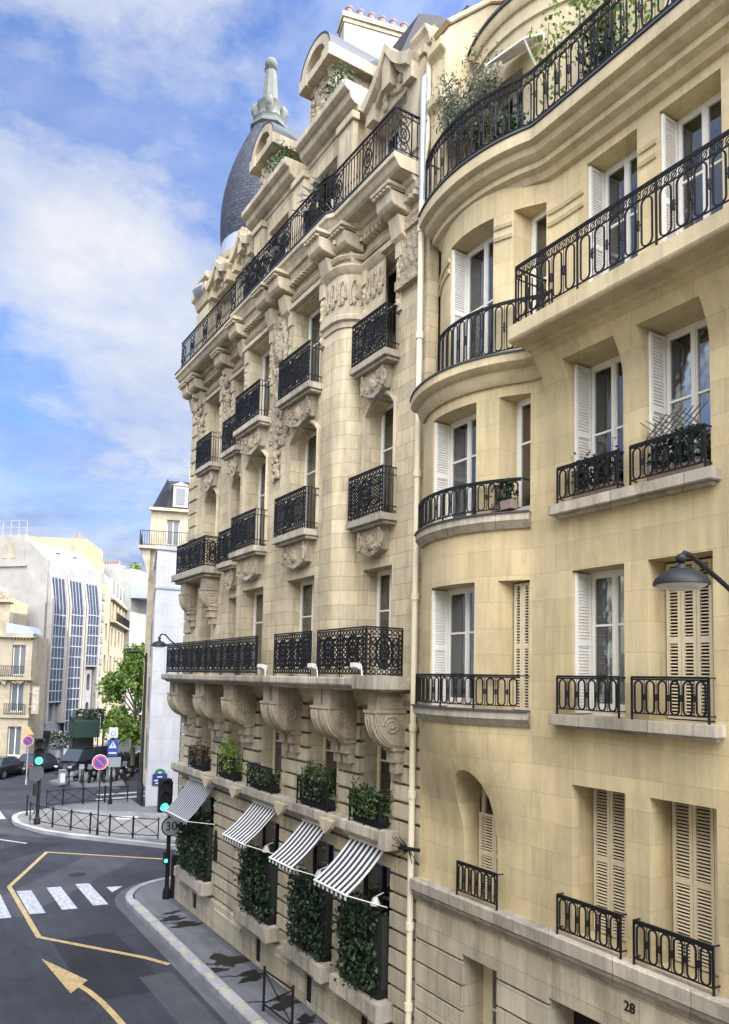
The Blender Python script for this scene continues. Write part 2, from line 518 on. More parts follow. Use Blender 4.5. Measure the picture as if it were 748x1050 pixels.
def text_mesh(txt, size, name, mat, parent, mtx, depth=.01):
    cu = bpy.data.curves.new(name, 'FONT')
    cu.body = txt; cu.size = size; cu.align_x = 'CENTER'; cu.align_y = 'CENTER'; cu.extrude = depth
    ob = bpy.data.objects.new('tmp_text', cu); COL.objects.link(ob)
    dg = bpy.context.evaluated_depsgraph_get()
    me = bpy.data.meshes.new_from_object(ob.evaluated_get(dg))
    bpy.data.objects.remove(ob)
    me.transform(mtx)
    me.materials.clear(); me.materials.append(M[mat])
    o = bpy.data.objects.new(name, me); COL.objects.link(o)
    o.parent = parent
    return o

class Path:
    def __init__(s, pts):
        s.p = [Vector(q) for q in pts]
        s.c = [0.]
        for a, b in zip(s.p, s.p[1:]): s.c.append(s.c[-1] + (b - a).length)
        s.L = s.c[-1]
    def at(s, t):
        t = min(max(t, 0), s.L)
        for i in range(len(s.p) - 1):
            if t <= s.c[i + 1] + 1e-9:
                seg = s.c[i + 1] - s.c[i]
                return s.p[i].lerp(s.p[i + 1], (t - s.c[i]) / seg if seg > 0 else 0)
        return s.p[-1]
    def pt(s, t, z):
        q = s.at(t); return (q.x, q.y, z)
    def line(s, z, t0=0, t1=None):
        t1 = s.L if t1 is None else t1
        ts = [t0] + [c for c in s.c if t0 + 1e-4 < c < t1 - 1e-4] + [t1]
        return [s.pt(t, z) for t in ts]

def stadium(P, tc, zc, w, h, n=6):
    r = w / 2
    pts = []
    for k in range(n + 1):
        a = PI * k / n
        pts.append(P.pt(tc + r * math.cos(a), zc + h / 2 - r + r * math.sin(a)))
    for k in range(n + 1):
        a = PI + PI * k / n
        pts.append(P.pt(tc + r * math.cos(a), zc - h / 2 + r + r * math.sin(a)))
    return pts

def ring(P, tc, zc, rt, rz, n=12):
    return [P.pt(tc + rt * math.cos(2 * PI * k / n), zc + rz * math.sin(2 * PI * k / n)) for k in range(n)]

def rail_oval(mb, path, z0, h, pitch=.185, lw=.125, band=0., posts=None, r=.0145, legs=True):
    """railing of tall rings joined by collars, as on the right hand building"""
    P = Path(path)
    mb.tube(P.line(z0 + h), .022, 4); mb.tube(P.line(z0 + h - .03), .017, 4)
    mb.tube(P.line(z0 + .055), .013, 4)
    top = z0 + h - .045 - band
    if band: mb.tube(P.line(top), .012, 4)
    posts = [0, P.L] if posts is None else posts
    for t in posts:
        mb.tube([P.pt(t, z0 - .04), P.pt(t, z0 + h)], .017, 4)
        if legs: mb.ball(P.pt(t, z0 - .03), .025, 6, 4)
    edges = sorted(set([0, P.L] + list(posts)))
    for a, b in zip(edges, edges[1:]):
        n = max(1, int(round((b - a - .04) / pitch)))
        st = (b - a - .03) / n
        for i in range(n):
            tc = a + .015 + st * (i + .5)
            hh = top - (z0 + .055)
            mb.tube(stadium(P, tc, z0 + .055 + hh / 2, min(lw, st * .72), hh * .98), r, 4, closed=True)
            if i < n - 1 or True:
                tm = tc + st / 2
                if tm < b - .02:
                    q = P.pt(tm, z0 + .055 + hh / 2)
                    mb.tube([P.pt(tm, z0 + .055 + hh * .40), P.pt(tm, z0 + .055 + hh * .60)], .02, 5)
                    mb.tube([P.pt(tm - st * .2, q[2]), P.pt(tm + st * .2, q[2])], .009, 4)
                    mb.tube([P.pt(tm, z0 + .05), P.pt(tm, top)], .0055, 4)
        if band:
            k = max(2, int((b - a) / .105)); sb = (b - a) / k
            for i in range(k):
                tc = a + sb * (i + .5)
                mb.tube(ring(P, tc, top + band / 2, sb * .36, band * .36, 8), .008, 4, closed=True)
                mb.tube([P.pt(tc - sb * .45, top + .01), P.pt(tc + sb * .45, top + band - .01)], .007, 4)

def rail_ornate(mb, path, z0, h, panel=.0, r=.010):
    """dense scrolled iron panel: lattice, oval medallion, borders of small rings"""
    P = Path(path)
    L = P.L
    for z, rr in ((z0 + h, .022), (z0 + h - .035, .012), (z0 + h - .15, .012), (z0 + .16, .012), (z0 + .05, .014)):
        mb.tube(P.line(z), rr, 4)
    n = max(1, int(round(L / (panel or L))))
    w = L / n
    for i in range(n):
        a = w * i; b = a + w
        for t in (a, a + .1, b - .1, b):
            mb.tube([P.pt(t, z0 - .03), P.pt(t, z0 + h)], .013 if t in (a, b) else .009, 4)
        zlo, zhi = z0 + .16, z0 + h - .15
        kk = max(3, int((zhi - zlo) / .095)); sz = (zhi - zlo) / kk
        for t in (a + .05, b - .05):
            for j in range(kk):
                mb.tube(ring(P, t, zlo + sz * (j + .5), .038, sz * .46, 8), .015, 4, closed=True)
        c = (a + b) / 2; hw = (w - .2) / 2; zc = (zlo + zhi) / 2; hz = (zhi - zlo) / 2
        m = max(3, int(round((w - .2) / .115)))
        # diagonal lattice clipped to the panel
        st = 2 * hw / m
        for q in range(-m * 2, m * 2 + 1):
            for sgn in (1, -1):
                x0, x1 = -hw, hw
                zz = lambda x: (x - q * st) * sgn * (hz * 2 / (hw * 2)) * 1.1
                pts = []
                for k in range(13):
                    x = x0 + (x1 - x0) * k / 12
                    if abs(zz(x)) <= hz: pts.append(P.pt(c + x, zc + zz(x)))
                if len(pts) > 1: mb.tube([pts[0], pts[-1]], .0125, 4)
        ow = min(.2, hw * .62)
        mb.tube(ring(P, c, zc, ow, hz * .98, 18), .027, 4, closed=True)
        mb.tube(ring(P, c, zc, ow * .55, hz * .62, 14), .02, 4, closed=True)
        mb.tube([P.pt(c, zlo), P.pt(c, zhi)], .013, 4)
        mb.ball(P.pt(c, zc), .05, 6, 5)
        for sg in (-1, 1):
            for sv in (-1, 1):
                mb.tube(ring(P, c + sg * (ow + hw) * .5, zc + sv * hz * .62, (hw - ow) * .42 + .012, hz * .24, 10), .02, 4, closed=True)
        k = max(3, int(w / .12)); sb = w / k
        for j in range(k):
            mb.tube(ring(P, a + sb * (j + .5), z0 + h - .09, sb * .4, .045, 8), .013, 4, closed=True)
            mb.tube(ring(P, a + sb * (j + .5), z0 + .105, sb * .4, .042, 8), .013, 4, closed=True)

def rail_bars(mb, path, z0, h, pitch=.125, panel_every=1.25):
    """plain upright bars with lattice panels between them"""
    P = Path(path)
    for z, rr in ((z0 + h, .024), (z0 + h - .12, .012), (z0 + .1, .012)):
        mb.tube(P.line(z), rr, 4)
    k = max(2, int(P.L / .14)); sb = P.L / k
    for j in range(k):
        mb.tube(ring(P, sb * (j + .5), z0 + h - .07, sb * .38, .04, 7), .008, 4, closed=True)
    n = int(round(P.L / panel_every)); w = P.L / n
    for i in range(n):
        a = i * w; b = a + w
        pw = .42
        for t in (a, a + pw):
            mb.tube([P.pt(t, z0 - .02), P.pt(t, z0 + h)], .016, 4)
        zc = z0 + h / 2 - .01; hz = h * .37
        mb.tube(ring(P, a + pw / 2, zc, pw * .36, hz * .55, 14), .017, 4, closed=True)
        mb.tube(ring(P, a + pw / 2, zc, pw * .18, hz * .3, 10), .014, 4, closed=True)
        for s1 in (-1, 1):
            mb.tube([P.pt(a + .02, zc - s1 * hz), P.pt(a + pw - .02, zc + s1 * hz)], .012, 4)
            mb.tube(ring(P, a + pw / 2, zc + s1 * hz * .8, .09, hz * .16, 8), .012, 4, closed=True)
        m = int((w - pw) / pitch); sp = (w - pw) / (m + 1)
        for j in range(1, m + 1):
            t = a + pw + sp * j
            mb.tube([P.pt(t, z0), P.pt(t, z0 + h - .12)], .0115, 4)
            mb.tube([P.pt(t, z0 + .3), P.pt(t, z0 + .36)], .02, 5)

# ------------------------------------------------------------------ walls with openings
def build_wall(mb, x0, x1, z0, z1, ops, yoff, xs=(), zs=()):
    X = {round(x0, 5), round(x1, 5)} | {round(x, 5) for x in xs if x0 < x < x1}
    Zb = {round(z, 5) for z in zs if z0 < z < z1}
    for o in ops:
        X |= {round(o['x0'], 5), round(o['x1'], 5)}
        if o.get('arch'):
            for k in range(1, 8): X.add(round(o['x0'] + (o['x1'] - o['x0']) * k / 8, 5))
        Zb |= {round(o['z0'], 5), round(o['z1'], 5)}
    X = sorted(X); Zb = sorted(Zb)
    def head(o, x):
        if not o.get('arch'): return o['z1']
        c = (o['x0'] + o['x1']) / 2; hw = (o['x1'] - o['x0']) / 2
        u = min(1, abs(x - c) / hw)
        return o['z1'] + o['arch'] * math.sqrt(max(0, 1 - u ** 2)) if o.get('round') else o['z1'] + o['arch'] * (1 - u ** 2.4)
    W = lambda x, z: (x, yoff(x, z), z)
    for xa, xb in zip(X, X[1:]):
        xc = (xa + xb) / 2
        cov = sorted([o for o in ops if o['x0'] < xc < o['x1']], key=lambda o: o['z0'])
        segs = []; la = lb = z0
        for o in cov:
            segs.append((la, lb, o['z0'], o['z0'])); la, lb = head(o, xa), head(o, xb)
        segs.append((la, lb, z1, z1))
        for (a0, b0, a1, b1) in segs:
            mx = max(a0, b0)
            mid = [z for z in Zb if mx + 1e-4 < z < a1 - 1e-4]
            ga = [a0] + mid + [a1]; gb = [b0] + mid + [b1]
            for i in range(len(ga) - 1):
                if ga[i + 1] - ga[i] < 1e-5 and gb[i + 1] - gb[i] < 1e-5: continue
                mb.quad(W(xb, gb[i]), W(xa, ga[i]), W(xa, ga[i + 1]), W(xb, gb[i + 1]))
    for o in ops:
        dep = o.get('depth', .42)
        yi = o.get('yin')
        if yi is None:
            zm = (o['z0'] + o['z1']) / 2
            yi = min(yoff(o['x0'] - 1e-3, zm), yoff(o['x1'] + 1e-3, zm)) - dep
        o['yin'] = yi
        zl = [o['z0']] + [z for z in Zb if o['z0'] + 1e-4 < z < o['z1'] - 1e-4] + [o['z1']]
        for xx, e in ((o['x0'], -1e-4), (o['x1'], 1e-4)):
            for a, b in zip(zl, zl[1:]):
                ya, yb = yoff(xx, a + 1e-6), yoff(xx, b - 1e-6)
                mb.quad((xx, ya, a), (xx, yi, a), (xx, yi, b), (xx, yb, b))
        xl = [x for x in X if o['x0'] - 1e-6 <= x <= o['x1'] + 1e-6]
        for a, b in zip(xl, xl[1:]):
            ha, hb = head(o, a), head(o, b)
            mb.quad(W(a, ha), W(b, hb), (b, yi, hb), (a, yi, ha))
            mb.quad(W(a, o['z0']), W(b, o['z0']), (b, yi, o['z0']), (a, yi, o['z0']))

def window(parent, x0, x1, z0, z1, y, mat='white', glass='glass', curtain='curtain', bars=(.36,), fw=.055, door=None, gap=.28, ajar=False):
    """French window filling an opening: frame with two leaves, panes, curtains behind"""
    f = MB()
    d = .06
    f.box(x0, x0 + fw, y - d, y, z0, z1); f.box(x1 - fw, x1, y - d, y, z0, z1)
    f.box(x0 + fw, x1 - fw, y - d, y, z1 - fw, z1); f.box(x0 + fw, x1 - fw, y - d, y, z0, z0 + fw)
    xm = (x0 + x1) / 2
    a, b = x0 + fw, x1 - fw
    wide = (x1 - x0) > .62
    leaves = [(a, xm), (xm, b)] if wide else [(a, b)]
    s = .05
    for (p, q) in leaves:
        f.box(p, p + s, y - .05, y + .012, z0 + fw, z1 - fw); f.box(q - s, q, y - .05, y + .012, z0 + fw, z1 - fw)
        f.box(p + s, q - s, y - .05, y + .010, z1 - fw - s, z1 - fw); f.box(p + s, q - s, y - .05, y + .010, z0 + fw, z0 + fw + .12)
        for bz in bars:
            zz = z0 + (z1 - z0) * bz
            f.box(p + s, q - s, y - .045, y + .008, zz - .016, zz + .016)
    if wide: f.box(xm - .028, xm + .028, y + .012, y + .026, z0 + fw, z1 - fw)
    o = f.build('window', mat, parent)
    g = MB()
    for (p, q) in leaves:
        g.box(p + s, q - s, y - .024, y - .018, z0 + fw + .12, z1 - fw - s)
    g.build('pane', glass, o)
    if curtain:
        c = MB(); n = 14
        for (p, q) in (((a, a + (b - a) * (.5 - gap / 2)), (b - (b - a) * (.5 - gap / 2), b)) if gap > 0 else ((a, b),)):
            pts = [(p + (q - p) * k / n, y - .13 + .018 * math.sin(k * 2.4 + p * 7)) for k in range(n + 1)]
            c.add([(px, py, zz) for px, py in pts for zz in (z0 + .05, z1 - .05)], [(2 * k, 2 * k + 2, 2 * k + 3, 2 * k + 1) for k in range(n)])
        c.build('curtain', curtain, o, smooth=True, merge='nonorm', angle=80)
    return o

def louvers(mb, P0, ex, ez, w, h, d=.035, pitch=.047, rails=(0, .5, 1)):
    """one louvred leaf: corner P0, unit width axis ex, up ez"""
    P0 = Vector(P0); ex = Vector(ex); ez = Vector(ez); ey = ez.cross(ex)
    s = .05
    def bx(u0, u1, v0, v1, t0, t1):
        c = P0 + ex * (u0 + u1) / 2 + ez * (v0 + v1) / 2 + ey * (t0 + t1) / 2
        mb.obox(c, ex * (u1 - u0) / 2, ey * (t1 - t0) / 2, ez * (v1 - v0) / 2)
    bx(0, s, 0, h, -d / 2, d / 2); bx(w - s, w, 0, h, -d / 2, d / 2)
    zs = [h * q for q in rails]
    for q in zs:
        bx(s, w - s, max(0, q - .045), min(h, q + .045), -d / 2 + .003, d / 2 - .003)
    for a, b in zip(zs, zs[1:]):
        n = int((b - a - .1) / pitch)
        for i in range(n):
            v = a + .05 + (b - a - .1) * (i + .5) / n
            c = P0 + ex * w / 2 + ez * v
            t = .6
            mb.obox(c, ex * (w / 2 - s), (ey * math.cos(t) + ez * math.sin(t)) * d * .42, (ez * math.cos(t) - ey * math.sin(t)) * .004)

def shutters_closed(parent, x0, x1, z0, z1, y, n=3, mat='cream'):
    w = (x1 - x0) / n
    for i in range(n):
        mb = MB()
        louvers(mb, (x0 + w * i + w - .004, y, z0), (-1, 0, 0), (0, 0, 1), w - .008, z1 - z0 - .01)
        mb.build('shutter', mat, parent)

def shutter_folded(parent, x, z0, z1, y0, y1, mat='white'):
    """leaves folded against the jamb at x (the face shown looks to -x)"""
    mb = MB()
    louvers(mb, (x - .03, y0, z0 + .02), (0, 1, 0), (0, 0, 1), y1 - y0, z1 - z0 - .06, rails=(0, .5, 1))
    mb.box(x - .028, x - .004, y0 + .004, y1 - .004, z0 + .03, z1 - .05)
    mb.build('shutter', mat, parent)
# ================================================================== right hand building (number 28)
def sstep(a, b, x):
    t = min(1, max(0, (x - a) / (b - a))); return t * t * (3 - 2 * t)
BOWX, BOWR, BOWS = 10.5, 2.17, .6
def arc01(x):
    dx = abs(x - BOWX)
    a = math.sqrt(max(BOWR ** 2 - dx ** 2, 0)) - (BOWR - BOWS) if dx < BOWR else -.8
    return .5 * (a + math.sqrt(a * a + .012)) - .004 if a > -.6 else 0.
def bow(x): return arc01(x)
def yA(x, z):
    k = sstep(5.0, 7.15, z)
    y = bow(x) * k
    if x < 8.66:
        y += .40 * sstep(12.3, 13.45, z) ** 1.6
    return y
YU = -.36
def yU(x, z): return YU + bow(x)
def yT(x, z): return -1.0 + bow(x) * .8

bA = root('apartment_building', (8, 0, 0), 'warm cream stone apartment building numbered 28 with a curved bow and oval patterned iron railings', 'building')
AX0, AX1 = 2.2, 12.0
bowxs = [8.3 + .1 * k for k in range(38)] + [8.659, 8.661]
zsA = [5 + .18 * k for k in range(13)] + [12.3 + .1 * k for k in range(12)]
pairs = [(7.15, 8.14), (5.76, 6.75), (3.5, 4.5)]
ops1 = [dict(x0=a, x1=b, z0=4.13, z1=6.37, depth=.5) for a, b in pairs]
ops2 = [dict(x0=a, x1=b, z0=7.43, z1=9.66, depth=.42) for a, b in pairs]
ops3 = [dict(x0=a, x1=b, z0=10.72, z1=13.02, depth=.42) for a, b in pairs]
oa = dict(x0=9.78, x1=10.66, z0=4.13, z1=5.75, arch=.62, round=True, depth=.4, yin=-.36)
ob2 = [dict(x0=9.86, x1=11.05, z0=7.43, z1=9.6, depth=.36), dict(x0=9.0, x1=9.46, z0=7.43, z1=9.6, depth=.12)]
ob3 = [dict(x0=9.86, x1=11.05, z0=10.72, z1=12.78, depth=.36), dict(x0=9.0, x1=9.46, z0=10.72, z1=12.78, depth=.14)]
w = MB()
build_wall(w, AX0, AX1, 4.1, 13.5, ops1 + ops2 + ops3 + [oa] + ob2 + ob3, yA, bowxs, zsA)
w.quad((AX1, 0, 4.1), (AX1, -1.5, 4.1), (AX1, -1.5, 13.5), (AX1, 0, 13.5))
w.build('wall', 'stoneA', bA, smooth=True, merge='nonorm', angle=30)
# ground floor, with cut joints
def gro(zs, dep=.035, h=.022):
    def f(z):
        for q in zs:
            if abs(z - q) < h: return -dep
        return 0.
    br = []
    for q in zs: br += [q - h - .001, q - h + .001, q + h - .001, q + h + .001]
    return f, br
jA, jbA = gro([2.98, 2.55, 2.12, 1.69, 1.26, .83, .4], .07, .024)
og = [dict(x0=9.72, x1=10.62, z0=1.0, z1=3.1, depth=.5), dict(x0=6.9, x1=8.55, z0=0, z1=3.1, depth=.55), dict(x0=3.4, x1=5.4, z0=.9, z1=3.1, depth=.5)]
w = MB(); build_wall(w, AX0, AX1, 0, 4.1, og, lambda x, z: .06 + jA(z), [], jbA)
w.quad((AX1, .06, 0), (AX1, -1.5, 0), (AX1, -1.5, 4.1), (AX1, .06, 4.1))
w.build('ground_floor_wall', 'stoneR', bA, merge='nonorm')
# upper storey set back behind the balcony
o4 = [dict(x0=a, x1=b, z0=13.75, z1=16.5, depth=.4) for a, b in pairs] + [dict(x0=9.86, x1=11.05, z0=13.75, z1=16.3, depth=.36), dict(x0=9.0, x1=9.5, z0=13.75, z1=16.3, depth=.14)]
w = MB(); build_wall(w, AX0, AX1, 13.3, 17.2, o4, yU, bowxs, [])
w.quad((AX1, YU + .1, 13.3), (AX1, -1.5, 13.3), (AX1, -1.5, 17.2), (AX1, YU + .1, 17.2))
w.build('upper_wall', 'stoneA', bA, smooth=True, merge='nonorm', angle=30)
o5 = [dict(x0=9.9, x1=10.9, z0=17.4, z1=19.6, depth=.3), dict(x0=8.05, x1=8.7, z0=17.4, z1=19.7, depth=.3), dict(x0=6.2, x1=7.3, z0=17.4, z1=19.6, depth=.3), dict(x0=4.2, x1=5.3, z0=17.4, z1=19.6, depth=.3)]
w = MB(); build_wall(w, AX0, AX1, 17.2, 21.0, o5, yT, bowxs, [])
w.build('attic_wall', 'trimA', bA, smooth=True, merge='nonorm', angle=30)

def pathA(x0, x1, f, off=0., step=.12):
    n = max(2, int((x1 - x0) / step)); pts = []
    for k in range(n + 1):
        x = x0 + (x1 - x0) * k / n
        pts.append((x, f(x) + off))
    return pts
# first floor string course that doubles as sill
c = MB()
c.sweep([(AX0, .06), (AX1 - .02, .06)], [(-.2, 4.128), (.16, 4.128), (.18, 4.11), (.18, 3.93), (.15, 3.90), (.13, 3.84), (.06, 3.76), (.04, 3.72), (-.2, 3.72)])
c.build('string_course', 'sill', bA)
# sills under the window pairs
for z in (7.43, 10.72):
    for i, (xa, xb) in enumerate(((5.62, 8.44), (3.3, 4.7))):
        s = MB(); s.box(xa, xb, -.01, .22, z - .17, z - .005); s.box(xa + .06, xb - .06, -.01, .12, z - .22, z - .17)
        for a, b in pairs:
            if a > xa and b < xb: s.box(a + .002, b - .002, -.42, -.01, z - .19, z - .004)
        s.build('sill', 'sill', bA, bevel=.012)
    pb = pathA(8.98, 11.72, lambda x: yA(x, z - .1))
    s = MB(); s.sweep(pb, [(-.3, z - .01), (.16, z - .01), (.16, z - .13), (.1, z - .19), (.05, z - .25), (-.3, z - .25)])
    s.build('bow_sill', 'sill', bA, smooth=True, merge=True)
    s = MB(); s.sweep(pb, [(-.1, z + .015), (.19, z + .015), (.19, z - .012), (-.1, z - .012)])
    s.build('sill_capping', 'zincd', bA)
# bow cornice at the fourth floor
pb = pathA(8.6, 11.72, lambda x: yA(x if x > 8.67 else 8.67, 13.0))
s = MB(); s.sweep(pb, [(-.6, 13.40), (.30, 13.40), (.30, 13.26), (.24, 13.20), (.16, 13.17), (.12, 13.05), (.05, 12.97), (-.05, 12.97)])
s.build('cornice', 'trimA', bA, smooth=True, merge=True, angle=40)
s = MB(); s.sweep(pb, [(-.6, 13.43), (.325, 13.43), (.325, 13.401), (-.6, 13.401)]); s.build('cornice_capping', 'zincd', bA)
# flat balcony of the fourth floor
XB = 8.74
s = MB(); s.prism([(-.5, 13.62), (.80, 13.62), (.82, 13.60), (.82, 13.38), (.78, 13.34), (.45, 13.34), (.40, 13.30), (-.5, 13.30)], 'x', AX0, XB)
bal = s.build('balcony', 'trimA', bA, bevel=.01)
r = MB(); rail_oval(r, [(XB - .14, .78), (AX0, .78)], 13.64, .92, .262, .165, .13, posts=[0, 1.28, 2.62, 3.9, 5.2, 6.78])
P = Path([(XB - .14, .78), (XB - .14, .1)])
for t in (.12, .24, .36, .48, .6): r.tube([P.pt(t, 13.64), P.pt(t, 14.5)], .011)
r.tube(P.line(14.55), .019); r.tube(P.line(13.7), .013); r.tube(P.line(14.38), .013)
r.build('railing', 'iron', bal)
pb = pathA(8.76, 11.3, lambda x: yU(x, 13.8) + .02)
s = MB(); s.sweep(pb, [(-.9, 13.62), (.16, 13.62), (.16, 13.44), (-.9, 13.44)]); bal = s.build('balcony', 'trimA', bA, smooth=True, merge=True)
r = MB(); rail_oval(r, [(x, y + .13) for x, y in pb], 13.64, .92, .2, .125, .0, posts=[0, 1.1]); r.build('railing', 'iron', bal)
# top cornice and roof terrace
def ytop(x): return YU + bow(x) * .62
pb = pathA(AX0, 11.75, ytop)
s = MB(); s.sweep(pb, [(-.9, 17.36), (.56, 17.36), (.57, 17.33), (.57, 17.14), (.52, 17.11), (.46, 17.10), (.42, 17.0), (.33, 16.93), (.28, 16.92), (.27, 16.82), (.22, 16.80), (.16, 16.78), (.10, 16.68), (.0, 16.66), (-.9, 16.66)])
top = s.build('terrace_cornice', 'trimA', bA, smooth=True, merge=True, angle=28)
s = MB(); s.sweep(pb, [(.38, 17.40), (.595, 17.40), (.595, 17.361), (.38, 17.361)]); s.build('edge_capping', 'zincd', top)
r = MB(); rp = [(x, y + .52) for x, y in pb][::-1]
rail_oval(r, rp, 17.44, 1.0, .262, .165, .13, posts=[0, 1.4, 3.0, 4.3, 5.7, 7.1, 8.5])
r.tube([(11.75, rp[0][1], 18.43), (11.75, -.1, 18.43)], .018); r.tube([(11.75, rp[0][1], 17.5), (11.75, -.1, 17.5)], .012)
r.build('railing', 'iron', top)
# moulded string between the upper windows
for xa, xb in ((8.2, 8.96), (6.8, 7.1), (9.52, 9.84), (11.08, 11.9)):
    for zz in (16.06, 15.84):
        s = MB(); s.sweep(pathA(xa, xb, lambda x: yU(x, 15)), [(-.05, zz + .05), (.035, zz + .05), (.05, zz + .03), (.03, zz - .03), (-.05, zz - .03)])
        s.build('string_moulding', 'trimA', bA, smooth=True, merge=True)
# roof edge of the attic
pb = pathA(AX0, 11.97, lambda x: yT(x, 20))
s = MB(); s.sweep(pb, [(-.4, 21.04), (.1, 21.04), (.1, 20.9), (.05, 20.82), (-.4, 20.82)]); s.sweep(pb, [(-.02, 20.55), (.05, 20.55), (.05, 20.47), (-.02, 20.47)])
s.build('attic_cornice', 'trimA', bA, smooth=True, merge=True)
s = MB(); s.sweep(pb, [(-.7, 21.10), (.14, 21.10), (.14, 21.045), (-.7, 21.045)]); s.box(AX0, 11.9, -10, -1.5, 21.04, 21.09); s.build('roof', 'zincd', bA)
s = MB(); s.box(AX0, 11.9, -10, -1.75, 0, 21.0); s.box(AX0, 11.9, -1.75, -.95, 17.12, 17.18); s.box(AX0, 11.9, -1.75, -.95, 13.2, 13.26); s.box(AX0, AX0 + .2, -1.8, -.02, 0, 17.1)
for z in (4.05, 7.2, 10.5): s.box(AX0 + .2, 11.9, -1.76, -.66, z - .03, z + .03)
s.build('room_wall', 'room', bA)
s = MB(); s.box(9.6, 11.4, -2.6, -1.5, 21.08, 25.5); s.box(6.0, 8.8, -5.2, -3.4, 21.08, 25.0); s.build('chimney_stack', 'brick', bA)
# party wall rising above the roofs
s = MB()
s.prism([(-.04, 17.3), (-.04, 19.75), (.08, 19.85), (.08, 20.1), (-.03, 20.13), (-.03, 20.9), (.1, 21.0), (.1, 21.2), (-.02, 21.25), (-.12, 21.5), (-1.2, 22.55), (-3, 23.6), (-10, 24), (-10, 17.3)], 'x', 11.56, 12.06); s.prism([(.0, 21.55), (-1.25, 22.75), (-3, 23.8), (-3, 23.6), (-1.2, 22.55), (-.1, 21.5)], 'x', 11.5, 12.1)
s.build('party_wall', 'trimA', bA, bevel=.02)

# joinery
for i, o in enumerate(ops1):
    shutters_closed(bA, o['x0'] + .02, o['x1'] - .02, o['z0'] + .02, o['z1'] - .02, o['yin'] + .03, 3)
shutters_closed(bA, oa['x0'] + .03, oa['x1'] - .03, oa['z0'] + .02, 5.55, oa['yin'] + .03, 2)
window(bA, oa['x0'], oa['x1'], oa['z0'], 6.5, oa['yin'] - .03, 'cream', bars=(), curtain=None)
def wA(o, sh=True, **k):
    window(bA, o['x0'], o['x1'], o['z0'], o['z1'], o['yin'] + .01, **k)
    if sh: shutter_folded(bA, o['x1'], o['z0'], o['z1'], o['yin'] + .02, o['yin'] + .37)
wA(ops2[0], curtain='curtain', gap=.0, bars=(.62,)); shutters_closed(bA, ops2[1]['x0'] + .02, ops2[1]['x1'] - .02, 7.45, 9.64, ops2[1]['yin'] + .03, 4); wA(ops2[2])
wA(ob2[0], gap=.2, bars=(.62,)); shutters_closed(bA, 9.03, 9.43, 7.45, 9.58, ob2[1]['yin'] + .05, 2)
wA(ops3[0], gap=.45, bars=(.5,)); wA(ops3[1], gap=.3, bars=(.55,)); wA(ops3[2])
wA(ob3[0], gap=.4, bars=(.62,)); wA(ob3[1], sh=False, gap=.5, bars=(.62,))
for o in o4[:3]: wA(o, gap=.0, bars=(.62,), curtain='curtain')
wA(o4[3], gap=0., bars=(.5,)); wA(o4[4], sh=False, gap=.6, bars=(.5,))
for o in o5: window(bA, o['x0'], o['x1'], o['z0'], o['z1'], o['yin'] + .02, 'white', gap=.4)
# window guards
for o, h in [(o, .55) for o in ops1 + ops2 + ops3]:
    r = MB(); yy = .14 if o['z0'] > 5 else .13
    rail_oval(r, [(o['x1'] + .17, yy), (o['x0'] - .17 + .16, yy)], o['z0'] + .03, h, .186, .125, posts=[0, o['x1'] - o['x0'] + .18])
    for e in (o['x1'] + .17, o['x0'] - .01):
        r.tube([(e, yy, o['z0'] + h + .03), (e, -.02, o['z0'] + h + .03)], .012); r.tube([(e, yy, o['z0'] + .09), (e, -.02, o['z0'] + .09)], .012)
    r.build('railing', 'iron', bA)
r = MB(); rail_oval(r, [(10.66, .16), (9.62, .16)], 4.16, .55, .16, .1); r.tube([(9.62, .16, 4.7), (9.62, .02, 4.7)], .012); r.build('railing', 'iron', bA)
for z in (7.45, 10.74):
    pb = [(x, y + .12) for x, y in pathA(9.06, 11.68, lambda x: yA(x, z))][::-1]
    r = MB(); rail_oval(r, pb, z + .01, .55, .19, .12, posts=[0, 1.25, 2.0]); r.tube([(9.06, pb[-1][1], z + .56), (9.06, .0, z + .56)], .013)
    r.build('railing', 'iron', bA)
# ground floor openings
s = MB(); s.box(6.9, 8.55, -.55, -.49, 0, 3.1); s.build('entrance_door', 'dark', bA)
window(bA, 9.72, 10.62, 1.0, 3.1, -.44, 'cream', 'glassd', None, bars=(.55,), fw=.2)
window(bA, 3.4, 5.4, .9, 3.1, -.44, 'cream', 'glassd', None)
text_mesh('28', .19, 'house_number', 'dark', bA, Matrix.Translation((7.05 - 8, .068, 3.5)) @ Matrix.Rotation(PI, 4, 'Z') @ Matrix.Rotation(PI / 2, 4, 'X'), .008)
# terrace sun blind on the attic
a = MB()
a.tube([(9.4, -.62, 19.9), (10.25, -.40, 19.9)], .07, 8)
aw = a.build('terrace_awning', 'awnw', bA)
s = MB(); s.add([(9.4, -.6, 19.93), (10.25, -.38, 19.93), (10.15, .12, 19.5), (9.3, -.05, 19.5), (9.4, -.6, 19.9), (10.25, -.38, 19.9), (10.15, .12, 19.47), (9.3, -.05, 19.47)], [(0, 1, 2, 3), (7, 6, 5, 4), (0, 4, 5, 1), (1, 5, 6, 2), (2, 6, 7, 3), (3, 7, 4, 0)])
s.build('canopy', 'awnw', aw)
s = MB(); s.tube([(9.32, -.05, 19.48), (9.4, -.66, 18.9)], .022, 5); s.build('arm', 'white', aw)
